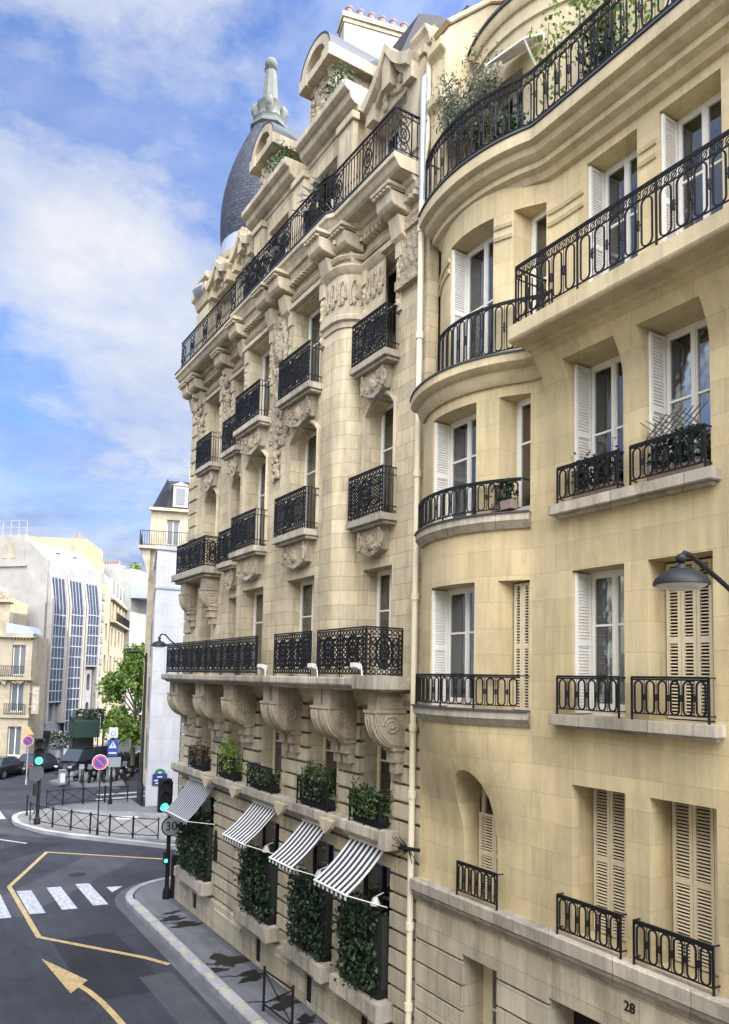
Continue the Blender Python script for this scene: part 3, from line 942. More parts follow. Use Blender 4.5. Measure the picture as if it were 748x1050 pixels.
# ================================================================== the corner building with the dome
OR0, OR1, ORY = 14.55, 20.9, .5
def oriel(x):
    r = ORY
    if x <= OR0 or x >= OR1: return 0.
    if x < OR0 + r: return math.sqrt(max(0, r * r - (OR0 + r - x) ** 2))
    if x > OR1 - r: return math.sqrt(max(0, r * r - (x - OR1 + r) ** 2))
    return r
BX0, BX1 = 12.0, 26.4
oxs = [OR0 + ORY * (1 - math.cos(PI / 2 * k / 10)) for k in range(11)] + [OR1 - ORY * (1 - math.cos(PI / 2 * k / 6)) for k in range(7)]
bB = root('apartment_building', (19, 0, 0), 'ornate grey stone corner apartment building with a slate dome and dark lattice balconies', 'building')
jz = [1.05 + .365 * k for k in range(18)]
jB, jbB = gro([z for z in jz if abs(z - 4.6) > .12], .14, .031)
bays = [(13.15, 14.3, 0), (15.7, 17.15, ORY), (18.6, 20.05, ORY), (21.45, 22.35, 0), (23.6, 24.8, 0)]
ent = [(13.05, 14.3), (15.25, 16.8), (18.2, 19.75), (20.75, 22.05), (23.3, 24.65)]
gnd = [(13.0, 14.6), (15.3, 17.0), (18.2, 20.05), (22.9, 25.3)]
opg = [dict(x0=a, x1=b, z0=1.45, z1=4.05, depth=.4) for a, b in gnd]
ope = [dict(x0=a, x1=b, z0=4.86, z1=7.35, depth=.5) for a, b in ent]
vents = [dict(x0=13.65, x1=13.95, z0=.22, z1=.85, depth=.25), dict(x0=16.1, x1=16.42, z0=.22, z1=.85, depth=.25), dict(x0=19.0, x1=19.35, z0=.22, z1=.85, depth=.25), dict(x0=24.0, x1=24.4, z0=.3, z1=.8, depth=.25)]
def yBg(x, z): return (.06 if z < .98 else 0.) + jB(z)
w = MB(); build_wall(w, BX0, BX1, 0, 7.75, opg + ope + vents, yBg, [], jbB + [.979, .981])
for q in range(2):
    pass
zz = sorted(set([0, .979, .981, 7.75] + jbB))
for a, b in zip(zz, zz[1:]):
    m = (a + b) / 2; d = jB(m) + (.06 if m < .98 else 0)
    w.quad((BX1 + d, d, a), (BX1 + d, -14, a), (BX1 + d, -14, b), (BX1 + d, d, b))
w.build('ground_wall', 'stoneR', bB, merge='nonorm')
op2 = []; op3 = []; op4 = []
for a, b, y in bays:
    op2.append(dict(x0=a, x1=b, z0=7.95, z1=10.35, depth=.4))
    op3.append(dict(x0=a, x1=b, z0=11.42, z1=13.9, arch=.3, depth=.42))
    op4.append(dict(x0=a, x1=b, z0=15.0, z1=17.45, depth=.42))
w = MB(); build_wall(w, BX0, BX1, 7.7, 18.6, op2 + op3 + op4, lambda x, z: oriel(x), oxs, [])
w.quad((BX1, 0, 7.7), (BX1, -14, 7.7), (BX1, -14, 18.6), (BX1, 0, 18.6))
w.quad((BX0, 0, 7.7), (BX0, -14, 7.7), (BX0, -14, 21.8), (BX0, 0, 21.8))
w.build('wall', 'stoneB', bB, smooth=True, merge='nonorm', angle=30)
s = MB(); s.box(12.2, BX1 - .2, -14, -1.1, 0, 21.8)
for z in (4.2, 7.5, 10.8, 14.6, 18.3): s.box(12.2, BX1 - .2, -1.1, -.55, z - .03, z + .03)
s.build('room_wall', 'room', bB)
s = MB(); s.box(BX1 - .25, BX1 - .02, -14, -.6, 18.5, 21.8); s.box(BX0, BX1 - .02, -14.2, -14.0, 0, 21.8); s.build('side_wall', 'stoneB', bB)
# corner quoins
s = MB()
for k in range(22):
    z = 7.95 + .48 * k
    if z < 18.0: s.box(BX1 - .75, BX1 + .05, -.75, .05, z, z + .43)
s.build('quoins', 'stoneB', bB, bevel=.02)
# drain pipe on the party line
p = MB(); p.tube([(12.12, .12, .2), (12.12, .12, 18.6), (12.12, .0, 19.3), (12.12, -.02, 21.0)], .062, 10)
for z in (1.6, 3.1, 5.6, 6.9, 9.5, 12.0, 14.9, 17.2): p.tube([(12.12, .12, z), (12.12, .12, z + .14)], .082, 10)
dp = p.build('drain_pipe', 'pipe', bB, smooth=True, merge=True)
p = MB(); p.tube([(12.12, .12, 17.9), (12.12, .12, 20.3)], .066, 10); p.tube([(12.12, .12, 20.2), (12.12, .1, 20.6), (12.3, -.1, 20.9), (13.6, -.2, 21.0)], .07, 8); p.build('zinc_section', 'zinc', dp, smooth=True, merge=True)
# spiked bird guard and cables around the pipe
p = MB()
for k in range(26):
    a = rnd.uniform(-1, 1); l = rnd.uniform(.2, .5)
    d = Vector((rnd.choice((-1, 1, 1)) * rnd.uniform(.4, 1), rnd.uniform(0, .8), a * .7)).normalized() * l
    p.tube([(12.12, .18, 4.62), (12.12 + d.x, .18 + d.y * .7, 4.62 + d.z)], .009, 3)
p.tube([(11.75, .2, 4.68), (12.0, .22, 4.66), (12.4, .2, 4.6)], .04, 5); p.build('spiked_guard', 'iron', dp)
# planter cornice
c = MB()
c.sweep([(12.72, 0), (26.4, 0), (26.75, -.4)][0:2], [(-.1, 4.84), (.30, 4.84), (.32, 4.82), (.32, 4.62), (.27, 4.58), (.2, 4.50), (.08, 4.46), (-.1, 4.46)])
c.box(12.66, 12.95, 0, .36, 4.48, 4.86)
cc = c.build('cornice', 'sill', bB, bevel=.01)
for x in (15.0, 17.4, 20.4, 22.6):
    c = MB(); c.prism([(x - .32, 4.74), (x + .32, 4.74), (x + .2, 4.56), (x, 4.42), (x - .2, 4.56)], 'y', .321, .44); c.build('key_ornament', 'trimB', cc)
# ground floor window ledges
for a, b in gnd:
    s = MB(); s.box(a - .18, b + .18, .0, .36, 1.12, 1.45); s.box(a - .2, a + .12, .0, .40, 1.10, 1.47); s.build('window_ledge', 'sill', bB, bevel=.02)
    for vv in (0,): pass
for o in vents: s = MB(); s.box(o['x0'], o['x1'], -.04, .01, o['z0'], o['z1']); s.build('vent_grille', 'dark', bB)
# raised plinth panels
for xa, xb in ((14.85, 15.75), (17.3, 18.1), (20.3, 22.4)): s = MB(); s.box(xa, xb, .05, .10, .15, .8); s.build('plinth_panel', 'stoneR', bB, bevel=.01)
# main balcony on scrolled consoles
s = MB()
s.sweep([(12.28, -.02), (12.28, .0), (25.75, .0)][1:], [(-.05, 7.93), (.98, 7.93), (1.0, 7.91), (1.0, 7.78), (.96, 7.74), (.86, 7.72), (.80, 7.66), (-.05, 7.66)])
s.box(12.2, 13.0, .0, 1.03, 7.70, 7.97)
mb_bal = s.build('main_balcony', 'sill', bB, bevel=.01)
def scroll_profile(y0, z1, d, h):
    pts = [(y0, z1), (y0 + d * .93, z1), (y0 + d * .93, z1 - .40), (y0 + d, z1 - .42)]
    for k in range(11):
        a = k / 10 * PI / 2
        pts.append((y0 + d * (.06 + .94 * math.cos(a) ** .8 if k < 10 else .06), z1 - .45 - (h - .45) * math.sin(a)))
    pts.append((y0, z1 - h))
    return pts
def console(parent, x, wdt, y0=0., z1=7.66, d=.76, h=1.12):
    s = MB(); s.prism(scroll_profile(y0, z1, d, h), 'x', x - wdt / 2, x + wdt / 2)
    s.box(x - wdt / 2 - .03, x + wdt / 2 + .03, y0, y0 + d + .03, z1 - .43, z1 - .37)
    for k in (-1, 0, 1):
        P = [(x + k * wdt * .3, p[0] + .015, p[1] - .012) for p in scroll_profile(y0, z1, d, h)[4:-1]]
        s.tube(P, .04, 6)
    for sx in (-1, 1):
        pts = []
        for k in range(30):
            a = k / 29 * 4.2 * PI; rr = .2 * (1 - k / 34)
            pts.append((x + sx * (wdt / 2 + .004), y0 + d * .45 + rr * math.cos(a), z1 - .68 + rr * math.sin(a)))
        s.tube(pts, .026, 5)
        s.tube([(x + sx * (wdt / 2 + .004), p[0] - .05, p[1] + .04) for p in scroll_profile(y0, z1, d, h)[4:-1]], .03, 4)
        s.box(x + sx * wdt / 2 - .02, x + sx * wdt / 2 + .02, y0 + .08, y0 + d * .82, z1 - .34, z1 - .08)
    # hanging guttae below
    s.box(x - wdt * .42, x + wdt * .42, y0, y0 + .24, z1 - h - .30, z1 - h - .02)
    s.box(x - wdt * .52, x + wdt * .52, y0, y0 + .29, z1 - h - .07, z1 - h + .012)
    for k in (-1, 0, 1): s.box(x + k * wdt * .25 - .035, x + k * wdt * .25 + .035, y0, y0 + .17, z1 - h - .52, z1 - h - .3)
    return s.build('console', 'carvec', parent)
for x in (12.72, 14.6, 15.02, 17.25, 17.75, 20.15, 20.5, 22.45, 22.9, 25.0, 25.5): console(bB, x, .34)
# dark moulded soffit band and lintels behind the consoles
s = MB(); s.sweep([(12.2, 0), (26.4, 0)], [(-.05, 7.64), (.14, 7.64), (.12, 7.5), (.05, 7.42), (-.05, 7.42)]); s.build('soffit_moulding', 'trimB', bB)
r = MB(); rail_ornate(r, [(14.72, .9), (12.70, .9)], 7.95, 1.0, 1.0)
rail_ornate(r, [(12.68, .9), (12.68, .02)], 7.95, 1.0); r.build('railing', 'iron', mb_bal)
r = MB(); rail_ornate(r, [(16.95, .9), (15.0, .9)], 7.95, 1.0, 1.0); r.build('railing', 'iron', mb_bal)
r = MB(); rail_ornate(r, [(25.5, .9), (17.95, .9)], 7.95, 1.0, 1.25); r.build('railing', 'iron', mb_bal)

def lumps(mb, fn, n, r0, r1):
    for k in range(n):
        c = fn(rnd.random(), rnd.random()); r = rnd.uniform(r0, r1)
        mb.ball(c, r, 7, 5, (rnd.uniform(.7, 1.3), rnd.uniform(.5, .9), rnd.uniform(.7, 1.5)))

# window balconettes
for i, (a, b, y) in enumerate(bays):
    for z, tall in ((11.42, 1.0), (15.0, 1.0)):
        if i == 4 and z < 12: continue
        e = .12
        s = MB(); s.box(a - e - .05, b + e + .05, y - .02, y + .40, z - .16, z - .004); s.box(a - e, b + e, y - .02, y + .32, z - .23, z - .16)
        s.box(a + .002, b - .002, y - .42, y - .02, z - .1, z - .003)
        # corbel block with scrolls
        zc = z - .23
        c0, c1 = a + .1, b - .1
        s.prism([(c0, zc), (c1, zc), (c1 - .06, zc - .5), ((c0 + c1) / 2, zc - .64), (c0 + .06, zc - .5)], 'y', y - .01, y + .2)
        bl = s.build('balconette', 'sill', bB, bevel=.012)
        s = MB()
        for q in (c0 + .06, c1 - .06):
            pts = [(q + .10 * (1 - k / 26) * math.cos(k * .5), y + .215, zc - .28 + .2 * (1 - k / 26) * math.sin(k * .5)) for k in range(24)]
            s.tube(pts, .03, 5)
            s.box(q - .04, q + .04, y + .19, y + .26, zc - .46, zc - .02)
        s.ball(((c0 + c1) / 2, y + .2, zc - .3), .14, 8, 6, (1, .6, 1.4))
        lumps(s, lambda u, v: (c0 + .1 + u * (c1 - c0 - .2), y + .2, zc - .42 + .36 * v), 14 if z > 13 else 6, .04, .08)
        s.box(c0 + .02, c1 - .02, y + .19, y + .206, zc - .5, zc - .02)
        s.build('corbel_carving', 'carve', bl, smooth=True)
        r = MB(); rail_ornate(r, [(b + e, y + .36), (a - e, y + .36)], z, tall, 0)
        for q in (b + e, a - e):
            for zz in (z + tall, z + .16, z + .84): r.tube([(q, y + .36, zz), (q, y, zz)], .012)
            for t in (.1, .2, .28): r.tube([(q, y + t, z), (q, y + t, z + tall)], .011)
        r.build('railing', 'iron', bl)
# corner balcony on the third floor
s = MB(); s.box(23.0, 26.2, -.02, .66, 11.2, 11.42); s.box(23.1, 26.1, -.02, .54, 11.1, 11.2)
cb = s.build('corner_balcony', 'sill', bB, bevel=.012)
for x in (23.45, 25.45): console(bB, x, .42, 0, 11.1, .5, 1.0)
r = MB(); rail_ornate(r, [(25.95, .56), (23.15, .56)], 11.42, 1.0, 1.4); rail_ornate(r, [(23.15, .56), (23.15, .02)], 11.42, 1.0); r.build('railing', 'iron', cb)

# window surrounds and joinery
for i, (a, b, y) in enumerate(bays):
    for lst in (op2, op3, op4):
        o = lst[i]
        zt = o['z1'] + o.get('arch', 0)
        window(bB, a, b, o['z0'], zt, o['yin'] + .02, 'white', 'glass', 'curtaing', bars=(.62,), gap=.12)
    # arched surround of third floor
    s = MB(); o = op3[i]; c = (a + b) / 2; hw = (b - a) / 2
    pts = [(a - .06, y + .02, 11.5), (a - .06, y + .02, 13.9)] + [(c + (hw + .06) * q, y + .02, 13.9 + .36 * (1 - abs(q) ** 2.4)) for q in [-1 + k / 8 for k in range(1, 16)]] + [(b + .06, y + .02, 13.9), (b + .06, y + .02, 11.5)]
    s.tube(pts, .06, 6)
    s.prism([(c - .09, 14.16), (c + .09, 14.16), (c + .14, 14.62), (c - .14, 14.62)], 'y', y, y + .16)
    s.build('arched_surround', 'trimB', bB, smooth=True)
    # fourth floor jamb ornament and lintel
    s = MB(); s.box(a - .26, a - .02, y - .01, y + .09, 17.1, 17.5); s.box(b + .02, b + .26, y - .01, y + .09, 17.1, 17.5)
    s.box(a - .22, a - .04, y - .01, y + .05, 15.9, 17.1); s.box(b + .04, b + .22, y - .01, y + .05, 15.9, 17.1)
    s.box(a - .34, b + .34, y - .01, y + .13, 17.5, 17.62)
    lumps(s, lambda u, v: (a - .13 + .04 * u, y + .05, 16 + v), 10, .05, .08); lumps(s, lambda u, v: (b + .13 + .04 * u, y + .05, 16 + v), 10, .05, .08)
    s.build('window_surround', 'trimB', bB)
for o in ope: window(bB, o['x0'], o['x1'], o['z0'], o['z1'], o['yin'] + .02, 'cream', 'glass', 'curtaing', bars=(.5,), gap=.15)
for o in opg: window(bB, o['x0'], o['x1'], o['z0'], o['z1'], o['yin'] + .02, 'dark', 'glassd', None, bars=(.35, .68))
# rounded pier: capital band
pier = [(OR0 - .9, 0), (OR0 - .03, 0)] + [(x, oriel(x)) for x in oxs[:11]] + [(15.55, ORY)]
s = MB()
s.sweep(pier, [(-.02, 16.42), (.06, 16.42), (.12, 16.36), (.12, 16.26), (.05, 16.22), (.04, 16.1), (-.02, 16.1)])
s.sweep(pier, [(-.02, 17.62), (.10, 17.62), (.16, 17.55), (.10, 17.45), (.04, 17.40), (-.02, 17.40)])
s.sweep(pier, [(-.02, 17.4), (.03, 17.4), (.03, 16.42), (-.02, 16.42)])
cap = s.build('pier_capital', 'trimB', bB, smooth=True, merge=True)
P = Path(pier); s = MB()
t = .1
while t < P.L - .1:
    q = P.at(t); q2 = P.at(t + .05); d = (q2 - q).normalized(); nn = Vector((-d.y, d.x))
    pts = [(q.x + nn.x * .05 + d.x * .09 * math.cos(a), q.y + nn.y * .05 + d.y * .09 * math.cos(a), 16.85 + .38 * math.sin(a)) for a in [k * PI / 8 - .6 for k in range(11)]]
    s.tube(pts, .032, 5); s.ball((q.x + nn.x * .05, q.y + nn.y * .05, 16.75), .06, 6, 5, (1, 1, 2.2))
    t += .26
s.build('capital_carving', 'carve', cap, smooth=True)
# carved band at the right hand pier
s = MB(); s.box(12.22, 13.0, -.01, .06, 16.5, 17.55); s.box(12.22, 13.03, -.01, .16, 16.3, 16.5); s.box(12.22, 13.03, -.01, .12, 17.55, 17.7)
for k in range(4):
    x = 12.32 + .19 * k
    s.tube([(x + .08 * math.cos(a), .07, 17.05 + .36 * math.sin(a)) for a in [j * PI / 8 - .6 for j in range(11)]], .03, 5)
    s.ball((x, .06, 16.8), .055, 6, 5, (1, 1, 2))
s.build('pier_frieze', 'carve', bB)
# carved garland between the oriel windows
s = MB()
gx = 17.88
lumps(s, lambda u, v: (gx + (u - .5) * (.75 - .5 * v), ORY + .05 + .1 * u * (1 - u), 17.6 - 1.2 * v), 60, .06, .15)
lumps(s, lambda u, v: (gx + (u - .5) * .3 + .1 * math.sin(v * 9), ORY + .05, 16.5 - 3.3 * v), 90, .05, .11)
lumps(s, lambda u, v: (gx - .55 + 1.1 * round(u) + .06 * math.sin(v * 14), ORY + .03, 16.2 - 2.0 * v), 36, .035, .075)
s.tube([(gx - .3, ORY + .05, 16.2), (gx - .42, ORY + .08, 16.8), (gx - .25, ORY + .08, 17.3), (gx, ORY + .1, 17.55), (gx + .25, ORY + .08, 17.3), (gx + .42, ORY + .08, 16.8), (gx + .3, ORY + .05, 16.2)], .07, 6)
s.box(gx - .36, gx + .36, ORY - .01, ORY + .03, 14.0, 17.5); s.box(gx - .62, gx + .62, ORY - .01, ORY + .02, 14.2, 16.3)
s.ball((gx, ORY + .06, 16.75), .3, 10, 8, (.8, .5, 1.5))
s.build('carved_garland', 'carve', bB, smooth=True)
for xx in (22.85, 25.35):
    s = MB(); lumps(s, lambda u, v: (xx + (u - .5) * .4, .05 + .25 * (1 - v) ** 2, 17.9 - 2.2 * v), 46, .06, .14)
    s.box(xx - .2, xx + .2, -.01, .12, 15.7, 17.9)
    s.build('carved_garland', 'carve', bB, smooth=True)
# entablature under the top balcony
ent_path = [(BX0 + .25, 0), (OR0, 0)] + [(x, oriel(x)) for x in oxs[1:11]] + [(20.4, ORY)] + [(x, oriel(x)) for x in sorted(oxs[11:])[1:]] + [(BX1, 0)]
s = MB()
s.sweep(ent_path, [(-.05, 17.86), (.09, 17.86), (.13, 17.8), (.08, 17.74), (-.05, 17.74)])
s.sweep(ent_path, [(-.05, 18.5), (.30, 18.5), (.26, 18.40), (.2, 18.38), (.17, 18.27), (.06, 18.2), (-.05, 18.2)])
en = s.build('entablature', 'trimB', bB, smooth=True, merge=True)
s = MB(); P = Path([(p[0], p[1]) for p in ent_path]); t = .05
while t < P.L:
    q = P.at(t); d = (P.at(t + .03) - P.at(max(0, t - .03))).normalized(); nn = Vector((-d.y, d.x))
    s.obox((q.x + nn.x * .12, q.y + nn.y * .12, 18.15), (d.x * .04, d.y * .04, 0), (nn.x * .1, nn.y * .1, 0), (0, 0, .05)); t += .16
s.build('dentils', 'trimB', en)
def bracket(x, y):
    s = MB()
    s.prism([(y, 18.5), (y + .62, 18.5), (y + .62, 18.36), (y + .55, 18.30), (y + .52, 18.05), (y + .45, 17.98), (y, 17.92)], 'x', x - .3, x + .3)
    s.box(x - .36, x + .36, y, y + .66, 18.36, 18.45)
    s.prism([(y, 17.9), (y + .3, 17.9), (y + .18, 17.5), (y, 17.35)], 'x', x - .2, x + .2)
    for k in range(5): s.box(x - .3 + .13 * k, x - .22 + .13 * k, y + .1, y + .65, 18.28, 18.34)
    s.build('slab_bracket', 'trimB', bB, bevel=.012)
for x, y in ((12.95, 0), (14.75, .1), (15.3, .45), (17.45, ORY), (18.3, ORY), (20.5, .4), (22.75, 0), (25.2, 0), (26.0, 0)): bracket(x, y)
# top balcony
tp = [(12.22, 0), (14.9, 0), (15.1, .12), (20.6, .12), (20.8, .02), (26.0, .02), (26.4, -.35)]
s = MB(); s.sweep(tp, [(-.9, 18.80), (.76, 18.80), (.78, 18.78), (.78, 18.68), (.72, 18.64), (.66, 18.54), (.6, 18.5), (-.9, 18.5)])
tb = s.build('top_balcony', 'trimB', bB)
s = MB(); s.sweep(tp, [(.5, 18.83), (.80, 18.83), (.80, 18.801), (.5, 18.801)]); s.build('edge_capping', 'zincd', tb)
r = MB(); rp = Path([]) if False else None
rail_bars(r, [(26.1, .5), (25.9, .72), (20.85, .74), (20.6, .82), (15.1, .82), (14.85, .72), (12.3, .70)], 18.84, 1.0, .125, 1.27)
rail_bars(r, [(12.3, .70), (12.3, -.3)], 18.84, 1.0, .16, 1.0)
r.build('railing', 'iron', tb)
# attic storey
def yAt(x, z): return .15 if 15.0 < x < 20.6 else -.15
atw = [dict(x0=13.3, x1=14.5, z0=18.85, z1=21.0, depth=.35), dict(x0=15.75, x1=17.1, z0=18.85, z1=21.1, depth=.3), dict(x0=18.5, x1=19.8, z0=18.85, z1=21.1, depth=.3), dict(x0=21.4, x1=22.3, z0=18.85, z1=21.0, depth=.35), dict(x0=23.4, x1=24.4, z0=18.85, z1=21.0, depth=.35)]
w = MB(); build_wall(w, BX0 + .1, BX1 - .35, 18.5, 22.0, atw, yAt, [14.999, 15.001, 20.599, 20.601], [])
w.build('attic_wall', 'stoneB', bB, merge='nonorm')
for o in atw: window(bB, o['x0'], o['x1'], o['z0'], o['z1'], o['yin'] + .02, 'white', 'glass', 'curtaing', bars=(.6,))
prof = [(-.4, 22.25), (.46, 22.25), (.48, 22.2), (.48, 22.06), (.40, 22.0), (.34, 21.98), (.30, 21.82), (.18, 21.74), (.10, 21.72), (.08, 21.6), (-.4, 21.6)]
for xa, xb, yy in ((14.7, 17.35, .1), (17.95, 21.0, .1), (24.8, 26.2, -.15)):
    s = MB(); s.sweep([(xa, yy), (xb, yy)], prof); s.build('attic_cornice', 'trimB', bB, bevel=.012)
s = MB(); s.sweep([(12.2, -.15), (12.75, -.15)], [(-.4, 22.0), (.2, 22.0), (.2, 21.88), (.12, 21.8), (.06, 21.62), (-.4, 21.6)]); s.build('attic_cornice', 'trimB', bB, bevel=.012)
for x0, x1, y in ((14.75, 15.45, .15), (17.3, 17.95, .15), (20.0, 20.6, .15), (12.3, 12.95, -.15), (24.7, 25.2, -.15)):
    s = MB(); s.box(x0, x1, y - .01, y + .14, 18.84, 21.35); s.box(x0 - .06, x1 + .06, y - .01, y + .2, 21.35, 21.55); s.box(x0 + .12, x1 - .12, y + .139, y + .19, 19.3, 21.1)
    s.build('pilaster', 'trimB', bB, bevel=.012)
# curved pediments over the single attic windows
def pediment(xc, hw, y, z, rise=.72):
    s = MB(); ring_ = []
    n = 12
    for k in range(n + 1):
        u = -1 + 2 * k / n
        ring_.append((xc + hw * u, z + rise * (1 - abs(u)) ** 1.25 + .16 * math.exp(-(u / .25) ** 2)))
    outer = ring_; inner = [(p[0] + (xc - p[0]) * .14, p[1] - .22) for p in ring_]
    for i in range(n):
        s.prism([outer[i], outer[i + 1], inner[i + 1], inner[i]], 'y', y - .3, y + .42)
        mid = lambda a, b, f: (a[0] + (b[0] - a[0]) * f, a[1] + (b[1] - a[1]) * f)
        s.prism([mid(outer[i], inner[i], .95), mid(outer[i + 1], inner[i + 1], .95), mid(outer[i + 1], inner[i + 1], 1.5), mid(outer[i], inner[i], 1.5)], 'y', y - .3, y + .25)
    s.prism([(xc - hw * .8, z - .45)] + inner + [(xc + hw * .8, z - .45)], 'y', y - .3, y + .1)
    s.box(xc - hw * .92, xc - hw * .6, y - .3, y + .3, z - .5, z - .1); s.box(xc + hw * .6, xc + hw * .92, y - .3, y + .3, z - .5, z - .1)
    s.box(xc - .16, xc + .16, y - .3, y + .36, z - .15, z + .62)
    lumps(s, lambda u, v: (xc + (u - .5) * .7, y + .12, z - .3 + .7 * v), 20, .06, .12)
    s.build('curved_pediment', 'trimB', bB)
pediment(13.4, 1.0, -.1, 21.4); pediment(23.9, .95, -.1, 21.65, .4); pediment(21.85, .8, -.1, 21.65, .4)
# high dormers with arched hoods
def dormer(x, hw, y, z0, zs):
    s = MB(); n = 14
    def archp(r, cz): return [(x + r * math.cos(PI * k / n), cz + r * .85 * math.sin(PI * k / n)) for k in range(n + 1)]
    s.box(x - hw, x + hw, y - 2.2, y, z0, zs)
    s.prism(archp(hw + .17, zs - .002), 'y', y - 2.15, y - .06)
    s.prism(archp(hw - .02, zs - .004), 'y', y - .06, y + .02)
    d = s.build('dormer', 'carve', bB)
    s = MB()
    o = archp(hw + .2, zs); i = archp(hw - .08, zs)
    for k in range(n): s.prism([o[k], o[k + 1], i[k + 1], i[k]], 'y', y - .3, y + .3)
    s.box(x - hw - .24, x - hw + .2, y - 1.9, y + .34, zs - .3, zs + .04); s.box(x + hw - .2, x + hw + .24, y - 1.9, y + .34, zs - .3, zs + .04)
    s.box(x - hw + .19, x + hw - .19, y - .1, y + .31, zs - .26, zs - .02)
    s.build('dormer_hood', 'trimB', d, bevel=.012)
    s = MB(); o = archp(hw + .23, zs + .02); i = archp(hw + .19, zs + .01)
    for k in range(n): s.prism([o[k], o[k + 1], i[k + 1], i[k]], 'y', y - 2.2, y + .31)
    s.build('dormer_roof', 'zincd', d)
    s = MB(); rr = [(x + .36 * math.cos(2 * PI * k / 16), y + .05, zs + .3 + .3 * math.sin(2 * PI * k / 16)) for k in range(16)]
    s.tube(rr, .06, 6, closed=True)
    lumps(s, lambda u, v: (x + (u - .5) * hw * 1.9, y + .03, z0 + .2 + (zs - z0 - .5) * v), 70, .06, .15)
    s.box(x - hw + .03, x + hw - .03, y - .02, y + .03, z0 + .1, zs + .5)
    s.build('dormer_carving', 'carve', d, smooth=True)
dormer(16.95, .62, -.05, 22.2, 24.35); dormer(20.35, .62, -.05, 22.2, 24.05)
# mansard and flat roof
s = MB(); s.prism([(-.3, 22.0), (-1.5, 24.9), (-2.2, 25.2), (-13.9, 25.2), (-13.9, 21.8), (-.3, 21.8)], 'x', 14.6, 21.9)
s.prism([(-.35, 21.8), (-.35, 22.0), (-1.6, 22.9), (-13.9, 23.0), (-13.9, 21.8)], 'x', 12.3, 14.6)
s.prism([(-.5, 21.8), (-.5, 22.1), (-3, 22.4), (-13.9, 22.4), (-13.9, 21.8)], 'x', 21.9, BX1 - .4)
s.build('roof', 'slate', bB)
s = MB(); s.box(12.3, 14.4, -1.9, -1.2, 22.2, 22.9); s.box(12.2, 14.5, -2.0, -1.1, 22.9, 23.0); s.build('roof_hatch', 'zincd', bB)
# chimney stack turned slightly to the street
ch = MB(); cx_, cy_ = 17.35, -.85; dv = Vector((-.255, -.967, 0)); sv = Vector((.967, -.255, 0)); Lc = 2.75
cen = Vector((cx_, cy_, 0)) + dv * Lc / 2 + sv * .25
ch.obox((cen.x, cen.y, 24.2), dv * Lc / 2, sv * .25, (0, 0, 2.42))
ch2 = MB(); ch2.obox((cen.x, cen.y, 26.68), dv * (Lc / 2 + .07), sv * .33, (0, 0, .07)); ch2.obox((cen.x, cen.y, 26.55), dv * (Lc / 2 + .03), sv * .28, (0, 0, .06))
cs = ch.build('chimney', 'render', bB); ch2.build('chimney_cap', 'trimB', cs)
for k in range(8):
    q = Vector((cx_, cy_, 0)) + dv * (.2 + k * .335) + sv * .25
    p = MB(); p.lathe([(.0, 26.75), (.115, 26.75), (.10, 27.12), (.115, 27.12), (.115, 27.17), (.07, 27.17), (.06, 27.0), (0, 27.0)], (q.x, q.y), 10); p.build('chimney_pot', 'pot', cs, smooth=True)
# dome
DC = (24.55, -1.8)
s = MB(); s.lathe([(1.55, 18.8), (1.55, 22.5), (1.72, 22.55), (1.76, 22.75), (1.6, 22.8)], DC, 28); s.build('turret', 'stoneB', bB, smooth=True)
s = MB(); s.lathe([(1.68, 22.78), (1.62, 23.1), (1.585, 23.5)], DC, 32); s.build('dome_apron', 'zinc', bB, smooth=True)
s = MB(); s.lathe([(1.60, 23.45), (1.64, 23.9), (1.65, 24.4), (1.63, 24.9), (1.57, 25.4), (1.47, 25.9), (1.33, 26.4), (1.16, 26.9), (.96, 27.4), (.74, 27.9), (.62, 28.15)], DC, 40, uv=True)
s.lathe([(.60, 28.15), (.0, 28.16)], DC, 40, uv=True)
dm = s.build('dome', 'slate', bB, smooth=True)
s = MB(); s.lathe([(.66, 28.1), (.74, 28.16), (.74, 28.24), (.62, 28.3), (.60, 28.45), (.64, 28.52), (.56, 28.58), (.44, 28.7), (.40, 28.95), (.47, 29.1), (.50, 29.2), (.44, 29.25), (.33, 29.3), (.31, 29.45), (.22, 30.55), (.26, 30.6), (.2, 30.62), (.2, 30.66)], DC, 8)
for k in range(4):
    a = PI / 4 + k * PI / 2 + .35
    pts = [(DC[0] + rr * math.cos(a), DC[1] + rr * math.sin(a), z) for rr, z in ((.42, 28.55), (.5, 28.75), (.52, 28.95), (.48, 29.12), (.38, 29.22))]
    s.tube(pts, [.08, .13, .16, .13, .06], 8)
    s.ball((DC[0] + .56 * math.cos(a), DC[1] + .56 * math.sin(a), 28.95), .17, 8, 6, (.8, .8, 1.3))
s.ball((*DC, 30.86), .235, 16, 12); s.build('finial', 'lead', dm, smooth=True, merge=True, angle=40)
